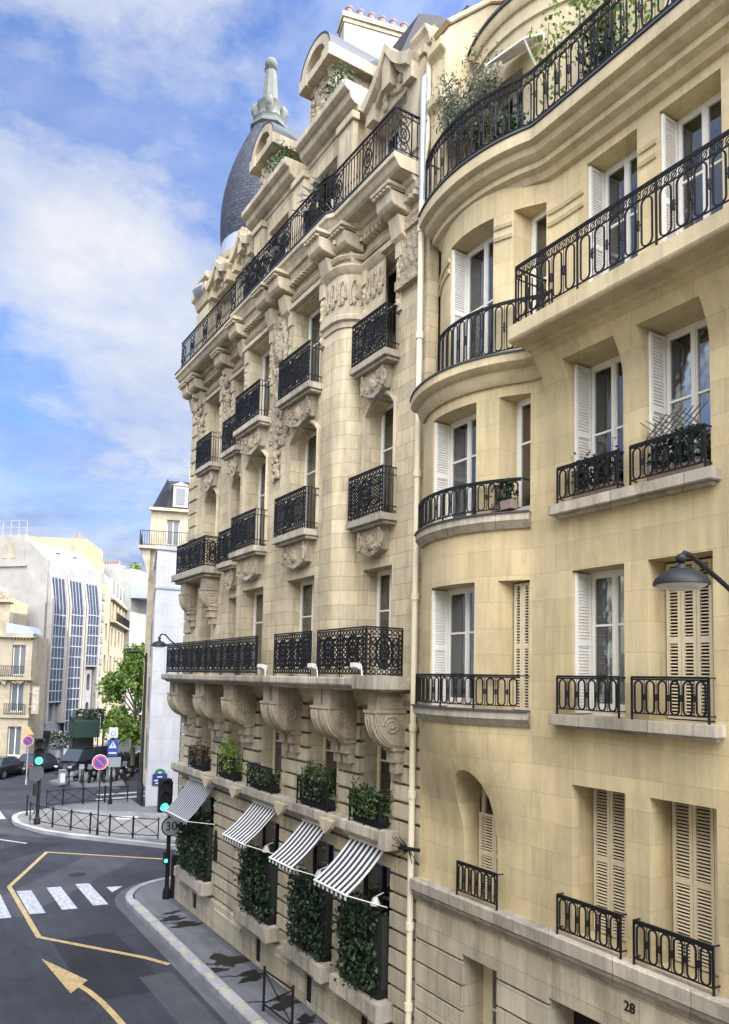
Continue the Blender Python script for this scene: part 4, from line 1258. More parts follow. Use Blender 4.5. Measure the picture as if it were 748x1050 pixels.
# corner attic block with zinc hood, and tall carved pier
s = MB(); s.box(25.0, 26.3, -1.2, .1, 18.8, 21.2)
s.sweep([(24.9, -.0), (26.2, -.0), (26.45, -.3), (26.45, -1.2)], [(-.4, 21.9), (.30, 21.9), (.30, 21.7), (.2, 21.6), (.12, 21.35), (-.4, 21.2)])
s.build('corner_attic', 'trimB', bB)
s = MB(); s.ball((25.6, -.5, 21.86), .95, 16, 8, (1, 1, .42)); s.build('corner_hood', 'zinc', bB, smooth=True)
s = MB(); s.box(25.05, 25.5, -.95, -.55, 21.7, 24.0); s.box(24.95, 25.62, -1.05, -.45, 24.0, 24.25)
lumps(s, lambda u, v: (25.1 + .35 * u, -.54, 22.2 + 1.6 * v), 24, .05, .1); s.build('carved_pier', 'carve', bB)
s = MB(); s.box(25.1, 25.5, -2.6, -1.2, 24.0, 24.9); s.build('roof_vent', 'zinc', bB)
# striped window awnings
def awning(a, b, y0=.10, y1=1.0, z0=4.42, z1=3.62, mat='awn'):
    n = 6; s = MB()
    wv = b - a
    for k in range(n):
        t0, t1 = k / n, (k + 1) / n
        f = lambda t: (y0 + (y1 - y0) * t, z0 + (z1 - z0) * t - .06 * math.sin(PI * t))
        (ya, za), (yb, zb) = f(t0), f(t1)
        s.add([(b, ya, za), (a, ya, za), (a, yb, zb), (b, yb, zb)], [(0, 1, 2, 3)], [[(0, ya), (wv, ya), (wv, yb), (0, yb)]])
    s.add([(b, y1, z1), (a, y1, z1), (a, y1 + .005, z1 - .1), (b, y1 + .005, z1 - .1)], [(0, 1, 2, 3)], [[(0, 0), (wv, 0), (wv, .1), (0, .1)]])
    o = s.build('awning', mat, bB)
    s = MB(); s.tube([(a - .04, y0, z0 + .03), (b + .04, y0, z0 + .03)], .05, 6); s.build('roller', 'white', o); s = MB(); s.tube([(a, y1, z1), (b, y1, z1)], .022, 6); s.build('front_bar', 'white', o)
    for q in (a + .02, b - .02):
        s = MB(); s.tube([(q, y1, z1), (q, .0, 3.25)], .014, 5); s.build('arm', 'white', o)
    return o
awning(13.05, 14.4); awning(15.4, 16.65); awning(18.15, 19.65)
o = awning(22.75, 24.9, y1=.92, z1=3.42, mat='awnf')
# downlights over the windows
for x in (13.2, 15.6, 18.5):
    s = MB(); s.lathe([(.0, 3.46), (.05, 3.45), (.1, 3.34), (.11, 3.3), (0, 3.3)], (x, .22), 10); s.tube([(x, .22, 3.46), (x, .02, 3.52)], .015); s.build('wall_light', 'fixture', bB, smooth=True)
# ================================================================== far buildings
def froot(loc, p1, label, group=None, name='apartment_building'):
    """building whose front runs from loc to p1; local x along the front, y inwards"""
    d = Vector((p1[0] - loc[0], p1[1] - loc[1]))
    r = root(name, (loc[0], loc[1], 0), label, 'building', group, math.atan2(d.y, d.x))
    WLOC[r.name] = Vector((0, 0, 0))
    return r, d.length
def fwall(r, L, z0, z1, ops, mat, y=0., name='wall', dep=.25):
    w = MB()
    for o in ops: o.setdefault('depth', dep)
    build_wall(w, 0, L, z0, z1, ops, lambda x, z: -y, [], [])
    w.v = [(a, -b, c) for a, b, c in w.v]
    return w.build(name, mat, r, merge='nonorm')
def fwin(r, o, y=0., mat='white', glass='glassd', frame=.07, mid=True):
    yy = -o['yin'] - .02
    s = MB(); a, b, z0, z1 = o['x0'], o['x1'], o['z0'], o['z1'] + o.get('arch', 0)
    s.box(a, a + frame, yy, yy + .08, z0, z1); s.box(b - frame, b, yy, yy + .08, z0, z1)
    s.box(a + frame, b - frame, yy, yy + .08, z1 - frame, z1); s.box(a + frame, b - frame, yy, yy + .08, z0, z0 + frame)
    if mid and b - a > .7: s.box((a + b) / 2 - .04, (a + b) / 2 + .04, yy, yy + .07, z0 + frame, z1 - frame)
    w = s.build('window', mat, r)
    g = MB(); g.box(a + frame, b - frame, yy + .03, yy + .06, z0 + frame, z1 - frame); g.build('pane', glass, w)
def frail(r, a, b, y, z, h=.9, n=None, mat='ironw'):
    s = MB(); n = n or max(4, int((b - a) / .16))
    s.box(a, b, y - .03, y, z + h - .05, z + h); s.box(a, b, y - .03, y, z + .06, z + .1)
    for k in range(n + 1):
        x = a + (b - a) * k / n; s.box(x - .018, x + .018, y - .03, y, z, z + h)
    return s.build('railing', mat, r)

M['fnavy'] = paint('navy_glazing', (.028, .033, .048), .14, var=.6, scale=.9, spec=.45)
M['fglass'] = paint('far_pane', (.10, .11, .115), .12, spec=.6)
# left stone house, front turned to the crossing
hl, L = froot((72.9, 8.15), (67.28, -.88), 'small cream stone house with sculpted parapet at the left edge of the crossing')
ops = []
xs3 = [1.3, 4.3, 7.0]
for zf, h in ((1.0, 2.4), (4.6, 2.4), (7.6, 2.5)):
    for x in xs3 + [9.55]:
        ops.append(dict(x0=x - .55, x1=x + .55, z0=zf, z1=zf + h))
for x in xs3: ops.append(dict(x0=x - .5, x1=x + .5, z0=11.0, z1=12.7))
fwall(hl, L, 0, 10.9, [o for o in ops if o['z0'] < 10.5], 'far')
w = [o for o in ops if o['z0'] > 10.5]; fwall(hl, 8.6, 10.9, 14.0, w, 'far', 0, 'attic_wall')
s = MB(); s.prism([(0, .9), (L - .15, .9), (L - 1.0, 5.5), (0, 5.5)], 'z', 0, 10.9); s.box(L - .02, L, .0, .9, 0, 10.9); s.prism([(0, .6), (8.5, .6), (7.6, 5.5), (0, 5.5)], 'z', 10.9, 14); s.box(8.58, 8.6, 0, .6, 10.9, 14.0); s.build('side_wall', 'far', hl)
for o in ops: fwin(hl, o, glass='fglass')
s = MB(); s.box(-.1, L + .15, -.35, .3, 10.7, 11.0); s.box(-.1, L + .1, -.2, .3, 4.1, 4.35); s.box(-.1, L + .25, -.5, .2, 7.2, 7.45)
s.box(-.1, 8.75, -.3, .5, 13.6, 13.85); s.build('cornice', 'far', hl)
s = MB()
lumps(s, lambda u, v: (8.4 * u, -.1, 14.0 + .7 * v * (1 - .5 * abs(u - .6))), 90, .15, .33)
lumps(s, lambda u, v: (L * u, -.3, 6.9 + .3 * v), 70, .08, .16)
s.build('parapet_carving', 'far', hl, smooth=True)
s = MB(); s.prism([(8.5, 11.02), (L + .2, 11.02), (L - .2, 11.6), (8.5, 11.9)], 'y', -.3, 1.5); s.build('side_roof', 'zinc', hl)
s = MB()
for k in range(7): s.prism([(8.75 + .27 * k, 10.95), (8.9 + .27 * k, 10.95), (8.9 + .27 * k, 10.5)], 'y', -.3, -.01)
s.build('eaves_brackets', 'far', hl)
frail(hl, 5.8, 10.2, -.5, 7.45); frail(hl, .2, 5.2, -.5, 7.45); frail(hl, 8.7, 10.4, -.2, 4.36); frail(hl, 5.9, 7.9, -.2, 4.36)
sg = root('projecting_sign', (67.1, -1.05, 0), 'tall narrow beige sign with pale letters C L E on the cream house', 'sign')
sg.rotation_euler = (0, 0, R(-122)); WLOC[sg.name] = Vector((0, 0, 0))
s = MB(); s.box(.02, .62, -.12, .12, 4.45, 6.7); s.box(-.2, .02, -.04, .04, 5.0, 5.1); s.box(-.2, .02, -.04, .04, 6.2, 6.3); s.build('panel', 'far', sg, bevel=.02)
for k, ch in enumerate('CLE'): text_mesh(ch, .62, 'lettering', 'signw', sg, Matrix.Translation((.32, -.125, 6.3 - .7 * k)) @ Matrix.Rotation(PI / 2, 4, 'X'), .008)

# modern concrete block with three glazed bays
hm, L = froot((73.28, -2.65), (78.49, -8.49), 'modern pale concrete block with three tall sloping glazed bays between rounded piers')
ops = []
def mw(x, z, h=1.3, wd=.5): ops.append(dict(x0=x - wd / 2, x1=x + wd / 2, z0=z, z1=z + h, arch=.35, round=True, depth=.4))
for x, zz in ((.8, (3.4,)), (1.5, (3.4,)), (5.9, (3.4, 6.2)), (6.75, (3.4, 6.2))):
    for z in zz: mw(x, z)
ops.append(dict(x0=.15, x1=1.5, z0=0, z1=1.7, arch=.6, round=True, depth=1.2)); ops.append(dict(x0=5.4, x1=7.3, z0=0, z1=2.5, depth=.8))
fwall(hm, L, 0, 18.2, ops, 'farm')
for o in ops:
    fwin(hm, o, mat='farm' if o['z0'] > 1 else 'dark', glass='fglass')
s = MB(); s.box(0, L, 1.3, 12, 0, 18.2); s.box(-.0, .02, 0, 1.3, 0, 18.2)
s.prism([(0.05, 18.2), (12, 18.2), (12, 20.0), (2.2, 20.0)], 'x', 0, L); s.build('block_wall', 'farw', hm)
# big blank party wall turned to the camera
s = MB(); s.box(-.05, .35, -.0, 18, 0, 18.2); s.box(-.05, .35, 2.6, 18, 18.2, 20.6); s.box(-.25, .3, 2.2, 7.5, 17.6, 17.75); s.build('blank_wall', 'farw', hm)
for y in (3.6, 4.5, 6.1, 7.0): s = MB(); s.prism([(y, 18.4), (y + .5, 18.4)] + [(y + .25 + .25 * math.cos(PI * k / 8), 19.6 + .3 * math.sin(PI * k / 8)) for k in range(9)], 'x', -.09, -.04); s.build('blind_arch', 'far', hm)
for x in (2.5, 5.0): s = MB(); s.box(x, x + .55, 1.15, 1.9, 18.3, 19.3); s.build('roof_window', 'fnavy', hm)
PW = .30
for i, (xa, xb, zb) in enumerate(((.5, 2.35, 5.2), (3.0, 4.85, 1.4), (5.5, 7.35, 8.6))):
    s = MB(); s.box(xa - PW, xa, -.55, .02, 3.2, 14.2); s.prism([(-.55, 14.2), (-.0, 17.6), (1.2, 19.2), (1.2, 14.2)], 'x', xa - PW, xa)
    s.box(xb, xb + PW, -.55, .02, 3.2, 14.2); s.prism([(-.55, 14.2), (-.0, 17.6), (1.2, 19.2), (1.2, 14.2)], 'x', xb, xb + PW)
    s.build('pier', 'farw', hm, bevel=.06)
    s = MB(); s.box(xa, xb, -.42, .0, zb, 13.8); s.prism([(-.42, 13.8), (.05, 17.0), (.4, 17.0), (.4, 13.8)], 'x', xa, xb)
    g = s.build('glazed_bay', 'fnavy', hm)
    s = MB(); n = 4
    for k in range(n + 1):
        x = xa + (xb - xa) * k / n; s.box(x - .03, x + .03, -.46, -.40, zb, 13.8); s.prism([(-.46, 13.8), (0.0, 17.05), (.1, 17.05), (-.36, 13.8)], 'x', x - .03, x + .03)
    z = zb
    while z < 14: s.box(xa, xb, -.47, -.40, z - .05, z + .05); z += 1.0
    s.build('mullions', 'zinc', g)
s = MB()
for z in (2.95, 7.2, 10.6): s.box(.02, .25, -.06, 0, z, z + .12); s.box(7.4, L, -.06, 0, z, z + .12)
s.build('string_course', 'farm', hm)
s = MB(); s.prism([(-.1, 1.7)] + [(.85 + .95 * math.cos(PI - PI * k / 8), 1.85 + .75 * math.sin(PI * k / 8)) for k in range(9)] + [(1.8, 1.7), (1.7, 1.7)] + [(.85 + .85 * math.cos(PI * k / 8), 1.78 + .66 * math.sin(PI * k / 8)) for k in range(9)], 'y', -.9, -.05); s.build('door_canopy', 'dark', hm)
r_ = MB()
for k in range(16):
    y = 2.6 + k * .9; r_.box(.1, .14, y, y + .04, 20.6, 22.0)
r_.box(.1, .14, 2.6, 17, 21.95, 22.0); r_.box(.1, .14, 2.6, 17, 21.3, 21.34); r_.build('roof_railing', 'zinc', hm)

# tall ochre party wall block behind, brick toned house with quoins, then the mansard street
hq, L = froot((80.67, -8.78), (86.63, -11.56), 'narrow beige house with grey rusticated quoins beside the modern block')
ops = [dict(x0=4.4, x1=5.5, z0=z, z1=z + 1.9) for z in (4.5, 8.0, 11.5)]
fwall(hq, L, 0, 17.5, ops, 'far')
for o in ops: fwin(hq, o, glass='fglass')
s = MB(); s.box(0, L, .9, 12, 0, 17.5); s.box(-1.5, L - .4, 1.0, 9, 17.5, 21.6); s.build('party_wall', 'ochre', hq)
s = MB()
for k in range(14): s.box(2.2, 3.0 + .4 * (k % 2), -.12, .0, .8 + 1.15 * k, 1.5 + 1.15 * k)
s.build('quoins', 'farm', hq)
s = MB()
for k in range(6): s.lathe([(0, 21.6), (.14, 21.6), (.12, 22.2), (0, 22.2)], (-.9 + k * .8, 2.0), 8)
s.build('chimney_pots', 'pot', hq)
hs, L = froot((87.2, -11.75), (126.06, -26.07), 'long pale stone terrace with zinc mansard dormers receding down the far street')
ops = []
for z in (1.2, 4.6, 7.8, 11., 14.1):
    for k in range(11): ops.append(dict(x0=1.4 + 3.6 * k, x1=2.8 + 3.6 * k, z0=z, z1=z + 2.1))
fwall(hs, L, 0, 16.6, ops, 'far')
for o in ops: fwin(hs, o, glass='fglass', mid=False)
s = MB(); s.box(0, L, .9, 12, 0, 16.6); s.build('rear_wall', 'far', hs)
s = MB(); s.prism([(-.2, 16.6), (1.0, 19.3), (3, 19.8), (12, 19.8), (12, 16.6)], 'x', 0, L); s.build('mansard_roof', 'zinc', hs)
for k in range(11):
    s = MB(); s.box(1.2 + 3.6 * k, 2.9 + 3.6 * k, .0, 2.0, 16.9, 18.9); d = s.build('dormer', 'farw', hs)
    s = MB(); s.box(1.6 + 3.6 * k, 2.5 + 3.6 * k, -.04, -.002, 17.1, 18.7); s.build('window', 'fglass', d)
s = MB(); s.box(-.1, L, -.35, 0, 16.3, 16.6); s.box(-.1, L, -.6, 0, 13.7, 13.9); s.build('cornice', 'far', hs)
frail(hs, .5, 20, -.6, 13.9, 1.0, 60, 'iron'); frail(hs, 20.4, L, -.6, 13.9, 1.0, 50, 'iron')
s = MB(); s.box(1, 6, 3, 6, 19.7, 22.2); s.box(10, 15.5, 3, 6, 19.7, 22.6); s.build('chimney_stack', 'farw', hs)
s = MB()
for x0, z in ((1.3, 22.2), (10.4, 22.6)):
    for k in range(6): s.lathe([(0, z), (.18, z), (.15, z + .7), (0, z + .7)], (x0 + .8 * k, 4), 8)
s.build('chimney_pots', 'pot', hs)
# white panelled block at the mouth of the side street
hw, L = froot((45, -4.35), (45, -13.0), 'plain white panelled corner block in shade at the mouth of the side street')
s = MB(); s.prism([(0, 0), (L, 0), (L, 9), (2.55, 9)], 'z', 0, 15.5); s.build('wall', 'whiterender', hw)
s = MB(); s.prism([(-.12, -.1), (L, -.1), (L, 9), (2.45, 9)], 'z', 15.5, 15.72); s.prism([(-.07, -.06), (L, -.06), (L, 9), (2.5, 9)], 'z', 13.1, 13.25); s.build('parapet_trim', 'zinc', hw)
s = MB(); s.prism([(-.07, -.06), (L, -.06), (L, 9), (2.5, 9)], 'z', 0, 1.3); s.build('plinth', 'whiterender', hw)
for z in (2.0, 5.5, 9.0):
    for y in (1.5, 4.2, 6.8):
        e = .2833; s = MB(); s.prism([(y * e - .09, y), (y * e + 1.1 * e - .09, y + 1.1), (y * e + 1.1 * e + .05, y + 1.1), (y * e + .05, y)], 'z', z, z + 2.3); q = s.build('window', 'zinc', hw)
        s = MB(); s.prism([(y * e + .03 - .13, y + .1), (y * e + 1.0 * e - .13, y + 1.), (y * e + 1.0 * e, y + 1.), (y * e + .03, y + .1)], 'z', z + .1, z + 2.2); s.build('pane', 'fglass', q)
s = MB(); s.tube([(1.9, -.06, .5), (1.9, -.06, 9.6)], .03, 6); s.build('cable', 'dark', hw)
# unseen neighbour on the side street, added to shade the white block
hn2, L2 = froot((44.9, -13.2), (35.5, -13.2), 'unseen stone apartment building added up the side street to shade the white panelled block')
s = MB(); s.box(0, L2, 0, 22, 0, 23.5); s.build('wall', 'far', hn2); s = MB(); s.prism([(0, 23.5), (22, 23.5), (19, 26.3), (3, 26.3)], 'x', 0, L2); s.build('roof', 'zinc', hn2)
for k in range(3):
    for z in (4.5, 8, 11.5, 15):
        s = MB(); s.box(1.2 + 3 * k, 2.4 + 3 * k, -.05, 0.0, z, z + 2); q = s.build('window', 'white', hn2); s = MB(); s.box(1.3 + 3 * k, 2.3 + 3 * k, -.07, -.051, z + .1, z + 1.9); s.build('pane', 'fglass', q)
# the row on the camera's own side of the street, seen mirrored in the panes
ho, Lo = froot((24, 12.2), (-26, 12.2), 'brick and stone apartment row across the street, mirrored in the window panes')
ho.rotation_euler = (0, 0, 0); ho.location = (-26, 12.2, 0)
ops = [dict(x0=1.5 + 3.1 * k, x1=2.7 + 3.1 * k, z0=z, z1=z + 2.2) for k in range(16) for z in (1.2, 4.6, 7.9, 11.2)]
fwall(ho, 50, 0, 14.6, ops, 'brickw')
for o in ops: fwin(ho, o, glass='fglass')
s = MB(); s.box(0, 50, .9, 11, 0, 14.6); s.build('rear_wall', 'far', ho)
s = MB(); s.box(0, 50, -.4, 0, 14.3, 14.6); s.box(0, 50, -.15, 0, 4.0, 4.25); s.build('cornice', 'far', ho)
s = MB(); s.prism([(-.2, 14.6), (1.2, 16.6), (11, 16.8), (11, 14.6)], 'x', 0, 50); s.build('roof', 'zincd', ho)
# slate roofed corner house behind
hn, L = froot((54.0, -6.4), (51.2, -15.1), 'tall cream corner house with slate mansard, long iron balcony and dormer behind the white block')
ops = [dict(x0=1.15, x1=2.05, z0=17.35, z1=19.2, depth=.3), dict(x0=4.0, x1=4.9, z0=17.35, z1=19.2, depth=.3)] + [dict(x0=1.2, x1=2.2, z0=z, z1=z + 2.1, depth=.3) for z in (4, 7.5, 11, 14.2)]
fwall(hn, L, 0, 20.0, ops, 'far')
for o in ops: fwin(hn, o, glass='fglass')
s = MB(); s.box(0, L, .9, 14, 0, 20.0); s.box(0, .02, 0, .9, 0, 20.0); s.build('side_wall', 'far', hn)
s = MB(); s.prism([(.1, 20.0), (14, 20.0), (14, 22.4), (1.2, 22.4)], 'x', 1.1, L); s.prism([(0, 20.0), (1.1, 20.0), (1.1, 22.4)], 'y', .4, 13); s.build('mansard_roof', 'slate', hn)
s = MB(); s.box(-.1, L, -.3, 0.1, 19.8, 20.02); s.box(-.7, L, -.75, .1, 16.9, 17.1); s.prism([(.1, 16.9), (-.6, 16.9), (.1, 14.6)], 'y', -.5, -.1); s.box(0, .5, -.12, 0, 0, 16.9); s.build('cornice', 'far', hn)
frail(hn, -.65, L, -.7, 17.1, 1.1); s = MB(); s.box(-.68, -.64, -.7, 4, 17.1, 18.2); s.build('balcony_screen', 'zincd', hn)
s = MB(); s.box(1.5, 2.6, .05, 1.5, 20.2, 21.8); s.prism([(1.4, 21.8), (2.7, 21.8), (2.05, 22.1)], 'y', 0, 1.6); d = s.build('dormer', 'farw', hn); s = MB(); s.box(1.75, 2.35, .02, .045, 20.4, 21.6); s.build('window', 'fglass', d)
s = MB(); s.box(2.6, 5.6, 1.6, 2.6, 21.8, 23.6); c_ = s.build('chimney', 'farw', hn)
for k in range(5): s = MB(); s.lathe([(0, 23.6), (.13, 23.6), (.11, 24.1), (0, 24.1)], (2.9 + .55 * k, 2.1), 8); s.build('chimney_pot', 'pot', c_)
# far white block closing the view
hf, L = froot((104.5, -13.9), (100.3, -18.6), 'white rendered house with chimney pots rising over the far terrace roofs')
s = MB(); s.box(-.5, 5.0, 0, 8, 0, 22.0); s.box(-.5, 2.5, .5, 3, 22.0, 22.7); s.build('wall', 'farw', hf)
for k in range(8): s = MB(); s.lathe([(0, 22.6), (.2, 22.6), (.17, 23.3), (0, 23.3)], (-.3 + .36 * k, 1.5), 8); s.build('chimney_pot', 'pot', hf)
s = MB(); s.prism([(5.0, 18), (7.5, 18), (7.5, 19.6), (5.0, 19.8)], 'y', -.2, 6); s.build('lower_roof', 'zinc', hf)

# ================================================================== ground
def sheet(poly, z, name, mat, kind='structure'):
    me = bpy.data.meshes.new(name); me.from_pydata([(x, y, z) for x, y in poly], [], [tuple(range(len(poly)))])
    me.materials.append(M[mat]); o = bpy.data.objects.new(name, me); COL.objects.link(o); o['kind'] = kind
    # fan faces of concave outlines are triangulated properly
    bm = bmesh.new(); bm.from_mesh(me); bmesh.ops.triangulate(bm, faces=bm.faces, ngon_method='EAR_CLIP'); bm.normal_update()
    for f in bm.faces:
        if f.normal.z < 0: f.normal_flip()
    bm.to_mesh(me); bm.free()
    return o
def slab(poly, z0, z1, name, mat, bev=.0):
    s = MB(); s.prism(poly, 'z', z0, z1); o = s.build(name, mat, None, merge=True, bevel=bev); o['kind'] = 'structure'
    me = o.data; bm = bmesh.new(); bm.from_mesh(me); bmesh.ops.triangulate(bm, faces=[f for f in bm.faces if len(f.verts) > 4], ngon_method='EAR_CLIP'); bm.to_mesh(me); bm.free()
    return o
sheet([(-600, -600), (900, -600), (900, 600), (-600, 600)], -.06, 'ground', 'asphalt')
sheet([(-60, -13), (34.5, -13), (34.5, -60), (36, -60), (36, -13), (44, -13), (120, -42), (135, -34), (64, -2), (62, 20), (-60, 20)], -.03, 'road', 'asphalt')
PH = .13
def arcpts(c, r, a0, a1, n): return [(c[0] + r * math.cos(R(a0 + (a1 - a0) * k / n)), c[1] + r * math.sin(R(a0 + (a1 - a0) * k / n))) for k in range(n + 1)]
# pavement in front of the buildings, rounded at the corner
KY = 1.57
outer = [(-12, KY), (26.6, KY)] + arcpts((26.6, -.9), 2.45, 85, 5, 10) + [(29.1, -3), (29.3, -40)]
inner = [(29.05, -40), (28.85, -3)] + arcpts((26.6, -.9), 2.2, 5, 85, 10) + [(26.6, KY - .34), (-12, KY - .34)]
slab([(-12, KY - .34), (26.6, KY - .34)] + arcpts((26.6, -.9), 2.15, 85, 5, 10) + [(28.8, -3), (29.0, -40), (26.0, -40), (26.0, -.2), (-12, -.2)], -.05, PH, 'pavement', 'pave')
slab(outer + inner, -.05, PH + .012, 'kerb', 'kerb', .015)
gut = [(-12, KY + .3), (26.7, KY + .32)] + arcpts((26.8, -.95), 2.8, 80, 5, 10) + [(29.7, -3), (29.9, -40)]
sheet(gut + [(29.3, -40), (29.15, -3)] + arcpts((26.6, -.9), 2.42, 5, 85, 10) + [(26.6, KY - .02), (-12, KY - .02)], -.024, 'gutter', 'asphaltl')
# kerb joints and faded dashes
for k in range(13):
    x = 25.2 - k * 1.05
    if x < 13.6: break
    sheet([(x, KY - .07), (x + .42, KY - .07), (x + .42, KY - .24), (x, KY - .24)], PH + .016, 'road_marking', 'yellowf')
s = MB()
for k in range(40): s.box(26 - k * .98, 26.012 - k * .98, KY - .33, KY + .003, 0, PH + .014)
o = s.build('kerb_joints', 'wet', None); o['kind'] = 'structure'
def blob(cx, cy, rx, ry, rot, n=44, seed=0, streak=0.):
    q = random.Random(seed); pts = []
    ph = [q.uniform(0, 6.3) for _ in range(5)]
    for k in range(n):
        a = 2 * PI * k / n
        rr = 1 + .30 * math.sin(2 * a + ph[0]) + .24 * math.sin(3 * a + ph[1]) + .16 * math.sin(5 * a + ph[2]) + .12 * math.sin(9 * a + ph[3]) + q.uniform(-.12, .12)
        x, y = rx * rr * math.cos(a), ry * rr * math.sin(a)
        pts.append((cx + x * math.cos(rot) - y * math.sin(rot), cy + x * math.sin(rot) + y * math.cos(rot)))
    return pts
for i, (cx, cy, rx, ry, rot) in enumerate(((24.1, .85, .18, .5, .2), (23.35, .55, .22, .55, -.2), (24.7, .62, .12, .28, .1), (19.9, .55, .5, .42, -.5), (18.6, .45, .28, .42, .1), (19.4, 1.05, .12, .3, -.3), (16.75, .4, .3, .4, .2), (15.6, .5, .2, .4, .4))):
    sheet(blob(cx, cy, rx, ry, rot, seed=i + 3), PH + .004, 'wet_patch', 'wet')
sheet([(-12, .28), (26.3, .28), (26.3, -.1), (-12, -.1)], PH + .003, 'pavement_edge', 'asphaltl')
# crossing, arrows and lines
RZ = -.022
for k in range(9):
    y = 5.13 + .5 - .51 * 2 * k + .51 * 0
for yc in (6.4, 5.36, 4.33, 3.32, 2.31):
    sheet([(30.2, yc + .24), (30.1, yc - .24), (27.1, yc - .24), (27.2, yc + .24)], RZ, 'zebra_stripe', 'whitep')
sheet([(29.3, 1.62), (29.15, 1.06), (28.5, 1.6)], RZ, 'zebra_stripe', 'whitep')
def line(pts, wd, z, name, mat):
    P = [Vector(p) for p in pts]; l = []; r = []
    for i, p in enumerate(P):
        d0 = (p - P[i - 1]).normalized() if i else (P[1] - p).normalized(); d1 = (P[i + 1] - p).normalized() if i < len(P) - 1 else d0
        n = (Vector((-d0.y, d0.x)) + Vector((-d1.y, d1.x))).normalized(); k = 1 / max(.4, n.dot(Vector((-d0.y, d0.x))))
        l.append(tuple(p + n * wd / 2 * k)); r.append(tuple(p - n * wd / 2 * k))
    return sheet(l + r[::-1], z, name, mat)
line([(32.4, -1.7), (36.05, 2.6), (30.95, 4.72), (24.75, 4.66), (21.6, 2.37), (20.8, 1.95)], .155, RZ + .004, 'road_marking', 'yellowp')
sheet([(22.9, 4.88), (20.76, 4.1), (20.5, 4.33), (20.12, 4.64)], RZ, 'road_arrow', 'yellowp')
cur = [(20.55, 4.36), (20.0, 4.22), (19.3, 4.1), (18.5, 4.02), (17.6, 3.95), (15.5, 3.9), (13.5, 3.9)]
line(cur, .15, RZ + .0035, 'road_arrow', 'yellowp')
line([(40.2, 4.4), (38.3, 3.1)], .14, RZ, 'road_marking', 'whitep')
for k in range(5):
    x = 46.5 - .2 * k; y = 3.4 + .95 * k
    sheet([(x + 1.6, y + .25), (x + 1.6, y - .22), (x - 1.4, y - .22), (x - 1.4, y + .25)], RZ, 'zebra_stripe', 'whitep')
line([(49.5, -2.5), (49.9, -7.5)], .5, RZ, 'zebra_stripe', 'whitep'); line([(51.3, -3), (51.6, -7.5)], .5, RZ, 'zebra_stripe', 'whitep')
# traffic island / plaza
isl = [(46.2, 1.5), (45.9, 2.3), (45.2, 2.75), (44.2, 2.95), (43.0, 2.95), (42.1, 2.75), (40.3, 2.1), (38.9, 1.25), (37.2, -.1), (35.9, -1.15), (34.3, -2.4), (33.2, -3.6), (33.4, -6.5), (45, -6.5), (45.0, -4.2), (48.2, -4.4), (48.0, -2), (47.6, .3)]
def offs(poly, d):
    n = len(poly); P = [Vector(p) for p in poly]; out = []
    A = sum(P[i].x * P[(i + 1) % n].y - P[(i + 1) % n].x * P[i].y for i in range(n))
    sg_ = 1 if A > 0 else -1
    for i in range(n):
        d0 = (P[i] - P[i - 1]).normalized(); d1 = (P[(i + 1) % n] - P[i]).normalized()
        nn = (Vector((d0.y, -d0.x)) + Vector((d1.y, -d1.x))).normalized() * sg_
        out.append(tuple(P[i] + nn * d))
    return out
isl = offs(isl, -.2); slab(isl, -.05, PH, 'pavement', 'pave')
ok = offs(isl[:12], .26); s = MB()
for i in range(11): s.prism([isl[i], isl[i + 1], ok[i + 1], ok[i]] , 'z', -.05, PH + .012)
o = s.build('kerb', 'kerb', None, merge=True); o['kind'] = 'structure'
slab([(41.4, -1.7), (42.2, -1.9), (41.8, -3.0), (41.0, -2.8)], PH, PH + .05, 'paving_slab', 'kerb', .01)
# pavements round the far side
slab([(58.2, -1.2), (56.6, -1.5), (54.6, -3.4), (53.6, -5.0), (54.0, -5.6), (56.5, -5.9), (90, -21.4), (91, -19), (66, -7.6)], -.05, PH, 'pavement', 'pave')
slab([(63.5, 12), (64.6, 2), (64.9, -1), (66.5, -3.6), (72.5, -5.4), (91, -13.6), (131, -30), (131, -27), (92, -11), (73.3, -2.6), (67, -1.4), (72.6, 7.9), (76, 14)], -.05, PH, 'pavement', 'pave')
line([(62.5, 10), (63.2, 1.5), (64.0, -1.6)], .15, RZ, 'road_marking', 'whitep')

